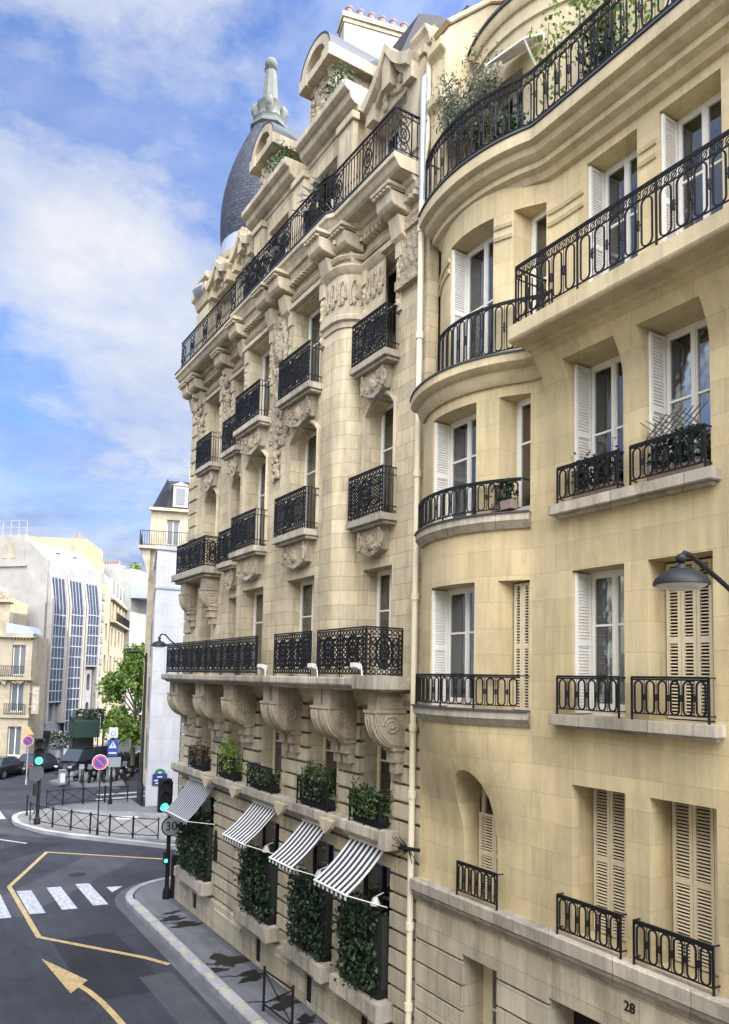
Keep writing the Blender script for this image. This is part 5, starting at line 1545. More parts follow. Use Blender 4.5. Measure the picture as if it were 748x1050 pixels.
# ================================================================== planting
def leafbox(mb, x0, x1, y0, y1, z0, z1, n, size, round_=0.4, shell=.5):
    for k in range(n):
        while True:
            u, v, w_ = rnd.random(), rnd.random(), rnd.random()
            a = (abs(u - .5) * 2) ** 4 + (abs(w_ - .55) * 2) ** 4 * .8 + (abs(v - .5) * 2) ** 4 * .3
            if a < 1.1 or rnd.random() < .12: break
        p = (x0 + (x1 - x0) * u, y0 + (y1 - y0) * v, z0 + (z1 - z0) * w_)
        mb.leaf(p, size * rnd.uniform(.6, 1.3))
hlab = ['tall dark ivy screen filling the widest street window at the corner', 'tall dark ivy screen in the street window right of the corner, narrowest of the four', 'tall dark ivy screen under the middle of the three bold striped awnings', 'tall dark ivy screen in the street window nearest the drain pipe']
for i, ((a, b), lab) in enumerate(zip([gnd[3], gnd[2], gnd[1], gnd[0]], hlab)):
    r = root('ivy_screen', ((a + b) / 2, .0, 1.46), lab, 'hedge', 'ivy screens in the street windows')
    s = MB(); top = (3.35, 3.15, 3.2, 3.3)[i]
    lob = [(rnd.uniform(a + .25, b - .35), rnd.uniform(0, .22), 1.75 + (top - 1.95) * (k + .5) / 13 + rnd.uniform(-.12, .12), rnd.uniform(.32, .52)) for k in range(13)] + [(a + .3 + .1 * k, .1, 1.7 + .22 * k, .33) for k in range(6)] + [(b - .36, .14, 1.72 + .21 * k, .33) for k in range(7)] + [((a + b) / 2, .12, 1.8 + .25 * k, .42) for k in range(5)]
    if b - a > 2: lob += [(rnd.uniform(a + .3, b - .4), .15, rnd.uniform(1.8, top - .3), .4) for k in range(14)]
    for (lx, ly, lz, lr) in lob:
        for k in range(150):
            d = Vector((rnd.gauss(0, 1), rnd.gauss(0, .8), rnd.gauss(0, 1))).normalized() * lr * rnd.random() ** .35
            q = Vector((lx, ly, lz)) + d
            s.leaf(q, .095 * rnd.uniform(.6, 1.4), Vector((rnd.gauss(0, .6), rnd.gauss(.3, .5), rnd.gauss(-.7, .5))), .75)
    for k in range(9):
        bx = rnd.uniform(a + .15, b - .3); bz = rnd.uniform(2.2, top - .1); e = Vector((bx + rnd.gauss(0, .22), .5 + rnd.uniform(.05, .2), bz + rnd.uniform(.05, .4)))
        s.tube([(bx, .3, bz), tuple(e)], .006, 3)
        for j in range(9): s.leaf(Vector((bx, .3, bz)).lerp(e, rnd.uniform(.2, 1.05)) + Vector((rnd.gauss(0, .03), rnd.gauss(0, .03), rnd.gauss(0, .03))), .085, asp=.75)
    s.build('foliage', 'hedge', r)
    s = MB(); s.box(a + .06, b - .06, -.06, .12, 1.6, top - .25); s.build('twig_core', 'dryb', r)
    s = MB(); s.box(a + .04, b - .06, -.1, .22, 1.47, 1.64); s.build('trough', 'dark', r)
plab = ['rust tinted shrub in an iron planter at the corner end of the cornice', 'tallest bright green shrub in an iron planter on the cornice', 'low dull green bush in a wide iron planter in the middle of the cornice', 'leafy green bush in an iron planter under the second console pair from the drain pipe', 'dark green bush in an iron planter on the cornice nearest the drain pipe']
pm = ['dry', 'lime', 'plant', 'plant', 'plant']
for i, ((a, b), lab) in enumerate(zip(ent[::-1], plab)):
    r = root('window_planter', ((a + b) / 2, .1, 4.85), lab, 'planter', 'planters along the first cornice')
    a -= .05; b -= .1 if i > 2 else 0
    s = MB(); rail_oval(s, [(b, .28), (a, .28)], 4.88, .62, .17, .11, posts=[0, (b - a) / 2, b - a])
    for q in (a, b):
        for zz in (5.48, 5.2, 4.95): s.tube([(q, .28, zz), (q, -.02, zz)], .012)
    s.build('railing', 'iron', r)
    s = MB(); s.box(a + .06, b - .06, .02, .22, 4.86, 5.08); s.build('trough', 'dark', r)
    s = MB(); h = (5.8, 6.05, 5.5, 5.95, 5.75)[i]
    leafbox(s, a + .1, b - .1, -.02, .36, 5.0, h - .2, 620, .10)
    for k in range(16):
        bx, by = rnd.uniform(a + .05, b - .05), rnd.uniform(.0, .3); hh = rnd.uniform(.25, .98) ** .6 * (h - 5.0); tp = Vector((bx + rnd.gauss(0, .1), by + rnd.gauss(.03, .08), 5.0 + hh))
        s.tube([(bx, by, 5.0), tuple(tp)], .005, 3)
        for j in range(26): s.leaf(Vector((bx, by, 5.0)).lerp(tp, rnd.uniform(.3, 1.05)) + Vector((rnd.gauss(0, .06), rnd.gauss(0, .05), rnd.gauss(0, .04))), .095 * rnd.uniform(.5, 1.4))
    s.build('foliage', pm[i], r)
    if i in (2, 0, 4): s = MB(); leafbox(s, a + .1, b - .1, -.05, .4, 5.0, h - .2, 240, .12); s.build('lower_foliage', 'hedge' if i != 4 else 'plant', r)
# plants on the guards of the right hand building
for (a, b, z, lab, tre) in ((7.25, 8.1, 10.75, 'straggly dark potted plant behind the third floor guard with no trellis', False), (5.85, 6.7, 10.75, 'dark plant with a crossed cane trellis behind the third floor guard', True)):
    r = root('potted_plant', ((a + b) / 2, 0, z), lab, 'plant')
    s = MB(); s.box(a, b, -.2, .04, z, z + .15); s.build('trough', 'pot', r)
    s = MB(); leafbox(s, a, b, -.22, .1, z + .15, z + .62, 330, .10)
    for k in range(16):
        x = rnd.uniform(a, b); h = rnd.uniform(.5, .85)
        if rnd.random() < .6: s.tube([(x, -.1, z + .2), (x + rnd.uniform(-.1, .1), -.02, z + h)], .005, 3)
        for j in range(4): s.leaf((x + rnd.uniform(-.08, .08), rnd.uniform(-.1, .05), z + h - .1 * j), .07)
    s.build('foliage', 'dryb' if not tre else 'hedge', r)
    if tre:
        s = MB()
        for k in range(-3, 12):
            for sg_ in (-1, 1):
                x0 = a + (b - a) * k / 8
                p = [(x0 + sg_ * t * .42 + (.21 if sg_ < 0 else -.0), .07, z + .52 + t * .36) for t in (0, 1)]
                if min(q[0] for q in p) > a - .12 and max(q[0] for q in p) < b + .15: s.tube(p, .009, 4)
        s.build('trellis', 'bark', r)
# bow guard plants
for (x0, x1, z, lab) in ((9.1, 9.7, 10.78, 'small green potted plant behind the curved third floor guard'),):
    r = root('potted_plant', (9.4, .2, z), lab, 'plant'); s = MB(); s.box(x0, x1, .22, .4, z, z + .15); s.build('trough', 'pot', r); s = MB(); leafbox(s, x0, x1, .2, .42, z + .1, z + .5, 260, .09); s.build('foliage', 'hedge', r)
# terrace olive and climbers on the top of number 28
r = root('olive_tree', (11.15, -.3, 17.4), 'silvery olive shrub in a pot on the roof terrace of number 28', 'plant')
s = MB(); s.lathe([(0, 17.4), (.22, 17.4), (.28, 17.85), (.24, 17.85), (.22, 17.8), (0, 17.8)], (11.15, -.3), 14); s.build('pot', 'zincd', r, smooth=True)
s = MB()
tips = []
for k in range(15):
    a = rnd.uniform(0, 2 * PI); l = rnd.uniform(.3, .8)
    p = [(11.15, -.3, 17.8), (11.12 + .3 * l * math.cos(a), -.25 + .3 * l * math.sin(a), 18.7), (11.05 + .95 * l * math.cos(a), -.2 + .7 * l * math.sin(a), 18.9 + 1.2 * rnd.random())]
    s.tube(p, [.03, .018, .006], 5); tips.append(p)
s.build('branches', 'bark', r)
s = MB()
for p in tips:
    for k in range(300):
        t = rnd.random() ** .6; q = Vector(p[1]).lerp(Vector(p[2]), t * 1.1) + Vector((rnd.gauss(0, .13), rnd.gauss(0, .13), rnd.gauss(0, .13)))
        s.leaf(q, .10 * rnd.uniform(.7, 1.3), asp=.28)
s.build('foliage', 'olive', r)
r = root('climbing_plant', (8.4, -.1, 17.4), 'bright lime green climber trailing along the roof terrace railing of number 28', 'plant')
s = MB(); v = MB()
for base, tgt in (((8.9, -.3, 17.5), (8.75, -.1, 19.35)), ((7.9, -.2, 17.5), (8.0, 0, 19.6)), ((7.4, -.2, 17.5), (7.3, 0.05, 19.3)), ((6.9, -.3, 17.5), (6.8, 0, 19.0))):
    s.tube([base, tuple((b0 + t0) / 2 + .05 for b0, t0 in zip(base, tgt)), tgt], [.02, .014, .006], 5)
    for k in range(170):
        t = rnd.random() ** .5; q = Vector(base).lerp(Vector(tgt), t) + Vector((rnd.gauss(0, .2), rnd.gauss(0, .12), rnd.gauss(0, .13) + .05))
        v.leaf(q, .10 * rnd.uniform(.6, 1.3), asp=.8)
s.build('stems', 'bark', r); v.build('foliage', 'lime', r)
for x, lab in ((9.9, 'dark bushy pot plant low behind the curve of the roof terrace railing'), (7.75, 'dark bushy pot plant low behind the straight roof terrace railing')):
    r = root('potted_plant', (x, -.3, 17.4), lab, 'plant'); s = MB(); s.lathe([(0, 17.4), (.2, 17.4), (.25, 17.75), (0, 17.75)], (x, -.3), 12); s.build('pot', 'pot', r); s = MB(); leafbox(s, x - .35, x + .35, -.55, -.05, 17.7, 18.45, 420, .12); s.build('foliage', 'hedge', r)
# spiky plants and greenery on the domed building
def spiky(x, y, z, rad, n, lab, nm='spiky_plant', mat='dryb'):
    r = root(nm, (x, y, z), lab, 'plant')
    s = MB(); s.box(x - .3, x + .3, y - .15, y + .15, 18.81, z + .3); s.build('trough', 'dark', r)
    s = MB()
    for c in range(5):
        bx = x + rnd.uniform(-rad, rad) * .8; bz = z + .35 + rnd.uniform(0, .5)
        for k in range(n):
            d = Vector((rnd.gauss(0, 1), rnd.gauss(0, .7), rnd.gauss(.5, .7))).normalized() * rnd.uniform(.3, .6) * (rad / .7)
            p = Vector((bx, y, bz)); nrm = d.cross(Vector((0, 0, 1))).normalized() * .03
            s.add([p - nrm, p + nrm, p + d * .6 + nrm * .6 + Vector((0, 0, .04)), p + d + Vector((0, 0, -.08))], [(0, 1, 2, 3)])
    s.build('foliage', mat, r)
spiky(16.1, .55, 19.2, .7, 24, 'dark spiky plant behind the top balcony railing below the nearer high dormer')
spiky(18.2, .55, 19.1, .5, 18, 'dark spiky plant behind the top balcony railing midway along the oriel')
spiky(20.0, .55, 19.2, .65, 22, 'dark spiky plant behind the top balcony railing below the farther high dormer')
for x, y, z, lab in ((15.6, .3, 22.26, 'leafy green plant on the ledge beside the nearer high dormer and chimney'), (19.0, .3, 22.26, 'leafy green plant on the ledge beside the farther high dormer')):
    r = root('ledge_plant', (x, y, z), lab, 'plant'); s = MB(); s.box(x - .45, x + .4, y - .3, y + .1, z, z + .35); s.build('trough', 'farw', r)
    s = MB(); leafbox(s, x - .5, x + .5, y - .4, y + .2, z + .3, z + .85, 200, .12); leafbox(s, x - .1, x + .5, y - .4, y + .1, z + .7, z + 1.3, 50, .10); s.build('foliage', 'plant', r)

# ================================================================== street furniture
def floodlight(x, y, z, lab):
    r = root('floodlight', (x, y, z), lab, 'light', 'white floodlights on the main balcony')
    s = MB(); s.prism([(y - .09, z + .26), (y + .09, z + .30), (y + .11, z + .2), (y - .07, z + .12)], 'x', x - .13, x + .13); s.build('housing', 'fixture', r, bevel=.01)
    s = MB(); s.tube([(x - .15, y, z + .22), (x - .22, y + .02, z), (x - .23, y, z + .0)], .018, 5); s.tube([(x + .14, y, z + .22), (x - .15, y, z + .22)], .012, 5); s.build('bracket', 'fixture', r)
floodlight(12.95, .93, 7.93, 'white floodlight at the right hand end of the main balcony'); floodlight(14.86, .9, 7.93, 'white floodlight in the gap between the two nearest balcony panels'); floodlight(17.6, .9, 7.93, 'white floodlight in the gap before the long balcony railing')

def lamp(name, loc, rz, lab, arm, sc=1.):
    r = root(name, loc, lab, 'street lamp', None, rz); WLOC[r.name] = Vector((0, 0, 0))
    s = MB(); prof = [(.0, .16), (.05, .15), (.07, .11), (.13, .10), (.2, .06), (.275, -.0), (.30, -.04), (.305, -.075), (.285, -.08), (.26, -.05), (0, .06)]
    s.lathe([(a * sc, b * sc) for a, b in prof], (0, 0), 28); s.build('lamp_shade', 'lampdk', r, smooth=True, angle=50)
    s = MB(); s.lathe([(.275 * sc, -.072 * sc), (.24 * sc, -.10 * sc), (.14 * sc, -.125 * sc), (0, -.13 * sc)], (0, 0), 24); s.build('lens', 'lens', r, smooth=True)
    s = MB(); s.tube(arm, .03 * sc, 8); s.ball((0, 0, .22 * sc), .06 * sc, 10, 8); s.build('arm', 'lampdk', r, smooth=True)
    return r
lamp('street_lamp', (5.17, 1.5, 9.1), 0, 'dark grey bell shaded street lamp hanging in front of the closed shutters', [(0, 0, .12), (0, 0, .24), (0, -.06, .29), (0, -.16, .28), (0, -.7, .05), (0, -1.5, -.32)])
lamp('street_lamp', (26.95, .75, 9.0), 0, 'small dark street lamp on the corner beside the end of the main balcony', [(0, 0, .1), (0, 0, .26), (-.06, -.05, .36), (-.2, -.15, .34), (-.35, -.3, .12), (-.5, -.75, -.2)], .95)

def pole(r, x, y, z0, z1, rad, mat='iron', name='pole'):
    s = MB(); s.tube([(x, y, z0), (x, y, z1)], rad, 10); s.lathe([(rad * 1.8, z0), (rad * 1.8, z0 + .25), (rad * 1.1, z0 + .4)], (x, y), 10); return s.build(name, mat, r, smooth=True, angle=50)
FX = Vector((-1, 0, 0))
def face_mtx(p, a):   # text facing direction with yaw a, upright
    return Matrix.Translation(p) @ Matrix.Rotation(a, 4, 'Z') @ Matrix.Rotation(PI / 2, 4, 'X')
YAW = -PI / 2 - .12    # faces -x, towards the camera
def local_disc(mb, p, rad, th, yaw, n=28, off=0., squash=1.):
    c = Vector(p); nrm = Vector((math.sin(yaw), -math.cos(yaw), 0)); t = Vector((math.cos(yaw), math.sin(yaw), 0))
    A = [c + nrm * off + t * rad * math.cos(2 * PI * k / n) + Vector((0, 0, rad * squash * math.sin(2 * PI * k / n))) for k in range(n)]
    B = [q - nrm * th for q in A]
    return mb.add(A + B, [tuple(range(n)), tuple(range(n, 2 * n))[::-1]] + [(k, n + k, n + (k + 1) % n, (k + 1) % n) for k in range(n)])
def traffic_head(r, x, y, z0, z1, yaw, lit=True, w_=.17):
    nrm = Vector((math.sin(yaw), -math.cos(yaw), 0)); t = Vector((math.cos(yaw), math.sin(yaw), 0))
    s = MB(); h = z1 - z0; s.obox(Vector((x, y, (z0 + z1) / 2)), t * w_, nrm * .12, (0, 0, h / 2))
    hd = s.build('signal_head', 'dark', r, bevel=.02)
    for k in range(3):
        zc = z1 - h * (k + .5) / 3; c = Vector((x, y, zc)) + nrm * .125
        s = MB(); local_disc(s, c, w_ * .72, .02, yaw, 18, .01); s.build('lens', 'green' if (k == 2 and lit) else 'dark', hd)
        s = MB(); pts = [c + t * w_ * .8 * math.cos(a) + Vector((0, 0, w_ * .8 * math.sin(a))) for a in [PI * j / 8 for j in range(9)]]
        s.add([p for p in pts] + [p + nrm * .2 for p in pts], [(j, j + 1, j + 10, j + 9) for j in range(8)]); s.build('visor', 'dark', hd)
# corner signal with the 30 sign
r = root('traffic_light', (26.33, .30, PH), 'green traffic light on the corner pavement with a small repeater lamp low on its pole', 'traffic light')
pole(r, 26.33, .30, PH, 4.15, .075)
s = MB(); s.box(26.2, 26.44, -.02, .14, PH, 1.6); s.build('control_box', 'dark', r, bevel=.02)
traffic_head(r, 26.28, .55, 3.12, 4.28, YAW, True, .2)
s = MB(); s.tube([(26.33, .3, 3.95), (26.3, .5, 3.95)], .025, 6); s.tube([(26.33, .3, 3.4), (26.3, .5, 3.4)], .025, 6); s.tube([(26.33, .3, 4.1), (26.33, .3, 4.25)], .04, 6); s.build('bracket', 'dark', r)
s = MB(); s.obox((26.25, .41, 1.55), (.08, 0, 0), (0, .07, 0), (0, 0, .2)); rp_ = s.build('repeater', 'dark', r, bevel=.01)
s = MB(); local_disc(s, (26.165, .42, 1.46), .065, .02, YAW, 14); s.build('lens', 'green', rp_)
r = root('speed_sign', (26.2, .27, 2.5), 'round pale grey speed sign reading 30 under the corner traffic light', 'sign')
s = MB(); local_disc(s, (26.2, .27, 2.62), .34, .03, YAW); s.build('plate', 'signg', r)
s = MB(); c = Vector((26.19, .27, 2.62)); t = Vector((math.cos(YAW), math.sin(YAW), 0)); nrm = Vector((math.sin(YAW), -math.cos(YAW), 0))
s.tube([c + t * .325 * math.cos(2 * PI * k / 28) + Vector((0, 0, .325 * math.sin(2 * PI * k / 28))) for k in range(28)], .022, 5, closed=True); s.build('rim', 'dark', r)
text_mesh('30', .42, 'numerals', 'dark', r, Matrix.Translation((-26.2, -.27, -2.5)) @ face_mtx((26.2 + nrm.x * .012, .27 + nrm.y * .012, 2.62), YAW), .008)
# island signal
r = root('traffic_light', (42.0, 2.1, PH), 'green traffic light with a grey disc below it on the railed island', 'traffic light')
pole(r, 42.0, 2.1, PH, 4.1, .09); traffic_head(r, 41.85, 2.2, 3.15, 4.5, YAW, True, .26)
s = MB(); local_disc(s, (41.8, 2.3, 2.75), .36, .04, YAW, 24, 0, 1.2); s.build('disc_plate', 'zincd', r)
s = MB(); s.obox((41.9, 2.28, 1.9), (.1, 0, 0), (0, .12, 0), (0, 0, .3)); s.build('push_button_box', 'dark', r, bevel=.02)
# no parking
def prohib(r, p, rad, yaw):
    s = MB(); local_disc(s, p, rad, .02, yaw, 28); s.build('plate', 'signw', r)
    s = MB(); local_disc(s, p, rad * .93, .012, yaw, 28, .006); s.build('red_ring', 'signred', r)
    s = MB(); local_disc(s, p, rad * .70, .012, yaw, 28, .012); s.build('blue_field', 'signblue', r)
    s = MB(); t = Vector((math.cos(yaw), math.sin(yaw), 0)); nrm = Vector((math.sin(yaw), -math.cos(yaw), 0)); c = Vector(p) + nrm * .016
    d1 = (t * .7 + Vector((0, 0, -.7))).normalized(); d2 = (t * .7 + Vector((0, 0, .7))).normalized()
    s.obox(c, d1 * rad * .72, d2 * rad * .1, nrm * .005); s.build('red_slash', 'signred', r)
r = root('no_parking_sign', (38.0, .0, PH), 'round red and blue no parking sign on a thin post inside the front barriers', 'sign')
pole(r, 38.05, .0, PH, 3.9, .035); prohib(r, (37.98, .05, 3.6), .37, YAW)
r = root('no_parking_sign', (57.8, .55, 0), 'small round no parking sign with an amber triangle above it by the cream house', 'sign')
pole(r, 57.8, .4, 0, 3.9, .04, 'zinc'); prohib(r, (57.7, .45, 3.05), .36, YAW)
s = MB(); c = Vector((57.7, .45, 3.75)); t = Vector((math.cos(YAW), math.sin(YAW), 0)); nrm = Vector((math.sin(YAW), -math.cos(YAW), 0))
A = [c - t * .36 + Vector((0, 0, -.28)), c + t * .36 + Vector((0, 0, -.28)), c + Vector((0, 0, .34))]; s.add(A + [q - nrm * .03 for q in A], [(0, 1, 2), (5, 4, 3), (0, 3, 4, 1), (1, 4, 5, 2), (2, 5, 3, 0)]); s.build('amber_triangle', 'signyel', r)
# pedestrian sign stack
r = root('pedestrian_sign', (46.6, -2.65, PH), 'white and blue pedestrian zone sign stack on a black post behind the rear barriers', 'sign')
pole(r, 46.6, -2.65, PH, 4.75, .07)
t = Vector((math.cos(YAW), math.sin(YAW), 0)); nrm = Vector((math.sin(YAW), -math.cos(YAW), 0)); c0 = Vector((46.5, -2.63, 0))
s = MB(); s.obox(c0 + Vector((0, 0, 4.37)), t * .25, nrm * .015, (0, 0, .30)); s.build('white_plate', 'signw', r)
s = MB(); local_disc(s, c0 + nrm * .02 + Vector((0, 0, 4.3)), .16, .01, YAW, 18, .004); s.build('grey_ring', 'signg', r); s = MB(); local_disc(s, c0 + nrm * .03 + Vector((0, 0, 4.3)), .10, .01, YAW, 18, .006); s.build('ring_centre', 'signw', r)
s = MB(); s.obox(c0 + Vector((0, 0, 3.45)), t * .29, nrm * .015, (0, 0, .48)); s.build('blue_plate', 'signblue', r)
s = MB(); z = Vector((0, 0, 1)); q = c0 + nrm * .022
s.add([q + t * -.22 + z * 3.45, q + t * .22 + z * 3.45, q + z * 3.9], [(0, 1, 2)]); s.add([q + t * -.22 + z * 3.12, q + t * .22 + z * 3.12, q + t * .22 + z * 3.2, q + t * -.22 + z * 3.2], [(0, 1, 2, 3)]); s.build('white_symbol', 'signw', r)
s = MB(); q = q + nrm * .005
for a, b in (((-.03, 3.78), (.0, 3.66)), ((0, 3.66), (-.07, 3.5)), ((0, 3.66), (.07, 3.5)), ((-.06, 3.66), (.06, 3.7))): s.tube([q + t * a[0] + z * a[1], q + t * b[0] + z * b[1]], .016, 4)
s.ball(q + z * 3.81, .03, 6, 5); s.build('walking_figure', 'signnight', r)
s = MB(); s.obox(c0 + Vector((0, 0, 2.62)) + t * .12, t * .38, nrm * .05, (0, 0, .28)); s.build('grey_plate', 'signg', r)
# street name plate on the white block
r = root('street_name_plate', (44.9, -5.05, 1.7), 'blue enamel street name plate with rounded top on the white corner block', 'sign')
s = MB(); s.box(44.86, 44.895, -5.5, -4.62, 1.35, 2.0); s.build('plate', 'signnight', r)
s = MB(); s.prism([(-5.06 + .34 * math.cos(PI * k / 10), 2.0 + .3 * math.sin(PI * k / 10)) for k in range(11)], 'x', 44.862, 44.893); s.build('rounded_top', 'signgreen', r)
s = MB()
for zz, a, b in ((2.08, -5.15, -4.95), (1.82, -5.2, -4.9), (1.62, -5.38, -4.72), (1.46, -5.3, -4.8)): s.box(44.85, 44.859, a, b, zz - .04, zz + .04)
s.build('white_lettering', 'signw', r)
# black oar shaped plaque on the corner building
r = root('history_plaque', (22.58, .06, 2.6), 'small black oar shaped plaque on the rusticated wall beside the corner window', 'plaque')
s = MB(); s.prism([(22.46, 2.2), (22.7, 2.2), (22.7, 2.75), (22.64, 2.85), (22.62, 3.05), (22.58, 3.12), (22.54, 3.05), (22.52, 2.85), (22.46, 2.75)], 'y', .012, .06); s.build('panel', 'dark', r)
# barriers with crosses
def make_barrier(lab, group):
    r = root('street_barrier', (0, 0, 0), lab, 'barrier', group)
    for x in (-.66, .66):
        s = MB(); s.tube([(x, 0, 0), (x, 0, .98)], .032, 8); s.ball((x, 0, .99), .036, 8, 6); s.build('post', 'iron', r, smooth=True)
    for zz in (.92, .16): s = MB(); s.tube([(-.66, 0, zz), (.66, 0, zz)], .022, 6); s.build('rail', 'iron', r)
    s = MB(); s.tube([(-.64, .0, .18), (.64, .0, .90)], .016, 5); s.tube([(-.64, .012, .90), (.64, .012, .18)], .016, 5); s.tube([(0.05 * math.cos(2 * PI * k / 10), .006, .54 + .05 * math.sin(2 * PI * k / 10)) for k in range(10)], .012, 4, closed=True); s.build('cross_bars', 'iron', r)
    return r
b0 = make_barrier('black iron cross barrier standing alone on the pavement below the ivy screens', 'street barriers')
b0.location = (15.92, 1.02, PH); b0.rotation_euler = (0, 0, .06)
fr = [(42.86, 2.32), (42.05, 2.06), (40.84, 1.56), (39.67, .91), (38.52, .24), (37.6, -.46), (36.66, -1.32), (35.83, -2.3)]
flab = ['short black cross barrier at the island tip, left of the island traffic light', 'black cross barrier just right of the island traffic light in the front row', 'third black cross barrier from the island tip in the front row', 'black cross barrier just left of the no parking sign in the front row', 'black cross barrier just right of the no parking sign in the front row', 'second black cross barrier from the corner traffic light in the front row', 'rightmost black cross barrier of the front row, next to the corner traffic light']
def put(a, b, lab):
    c = copy_tree(b0); a = Vector(a); b = Vector(b); m = (a + b) / 2
    c.location = (m.x, m.y, PH); c.rotation_euler = (0, 0, math.atan2(b.y - a.y, b.x - a.x)); c.scale = ((b - a).length / 1.36, 1, 1); c['label'] = lab
for (a, b), lab in zip(zip(fr, fr[1:]), flab): put(a, b, lab)
bk = [(46.8, .88), (47.1, -.07), (47.28, -1.24), (47.3, -2.5), (47.2, -3.85)]
for (a, b), lab in zip(zip(bk, bk[1:]), ['leftmost black cross barrier of the rear row across the island', 'second black cross barrier from the left in the rear row', 'black cross barrier of the rear row just left of the pedestrian sign', 'rightmost black cross barrier of the rear row near the tall lamp post']): put(a, b, lab)
# bollards
def bollard(loc, lab, h=1.1, rad=.045):
    r = root('bollard', loc, lab, 'bollard', 'bollards'); s = MB(); s.lathe([(rad * 1.3, 0 + loc[2]), (rad * 1.3, .12 + loc[2]), (rad, .16 + loc[2]), (rad, h - .1 + loc[2])], loc[:2], 10); s.build('post', 'iron', r, smooth=True)
    s = MB(); s.ball((loc[0], loc[1], loc[2] + h - .05), rad * 1.5, 10, 8); s.build('cap', 'signg' if loc[0] > 50 else 'iron', r, smooth=True)
bollard((44.73, 2.2, PH), 'slim black bollard at the tip of the railed island'); bollard((55.7, -2.04, PH), 'pale capped bollard in front of the two wheelers, left of the pair', 1.2); bollard((55.1, -2.85, PH), 'pale capped bollard in front of the two wheelers, right of the pair', 1.2); bollard((54.2, -5.55, PH), 'pale capped bollard between the pedestrian sign and the lamp post', 1.25)
# tall lamp post
r = root('lamp_post', (46.6, -4.42, PH), 'tall dark lamp post with a cobra head arm in front of the street tree', 'lamp post')
s = MB(); s.tube([(46.6, -4.42, PH), (46.6, -4.42, 2.5), (46.6, -4.42, 9.2)], [.15, .11, .07], 12); s.lathe([(.2, PH), (.2, 1.1), (.14, 1.3)], (46.6, -4.42), 12); s.build('post', 'ironw', r, smooth=True)
s = MB(); s.tube([(46.6, -4.42, 8.6), (46.55, -4.3, 9.0), (46.5, -4.0, 9.25), (46.45, -3.7, 9.3)], .05, 8); s.build('arm', 'ironw', r, smooth=True)
s = MB(); s.ball((46.43, -3.5, 9.26), .3, 10, 6, (.5, 1.1, .32)); s.build('lamp_head', 'ironw', r, smooth=True)
# litter / utility box
r = root('utility_box', (56.0, -1.6, PH), 'pale grey rounded utility box on the far kerb left of the bollards', 'box'); s = MB(); s.box(55.75, 56.2, -1.85, -1.4, PH, 1.05); s.box(55.72, 56.23, -1.88, -1.37, 1.05, 1.15); s.build('cabinet', 'signg', r, bevel=.05); s = MB(); s.box(55.735, 55.752, -1.78, -1.47, .3, .9); s.build('door', 'signw', r)

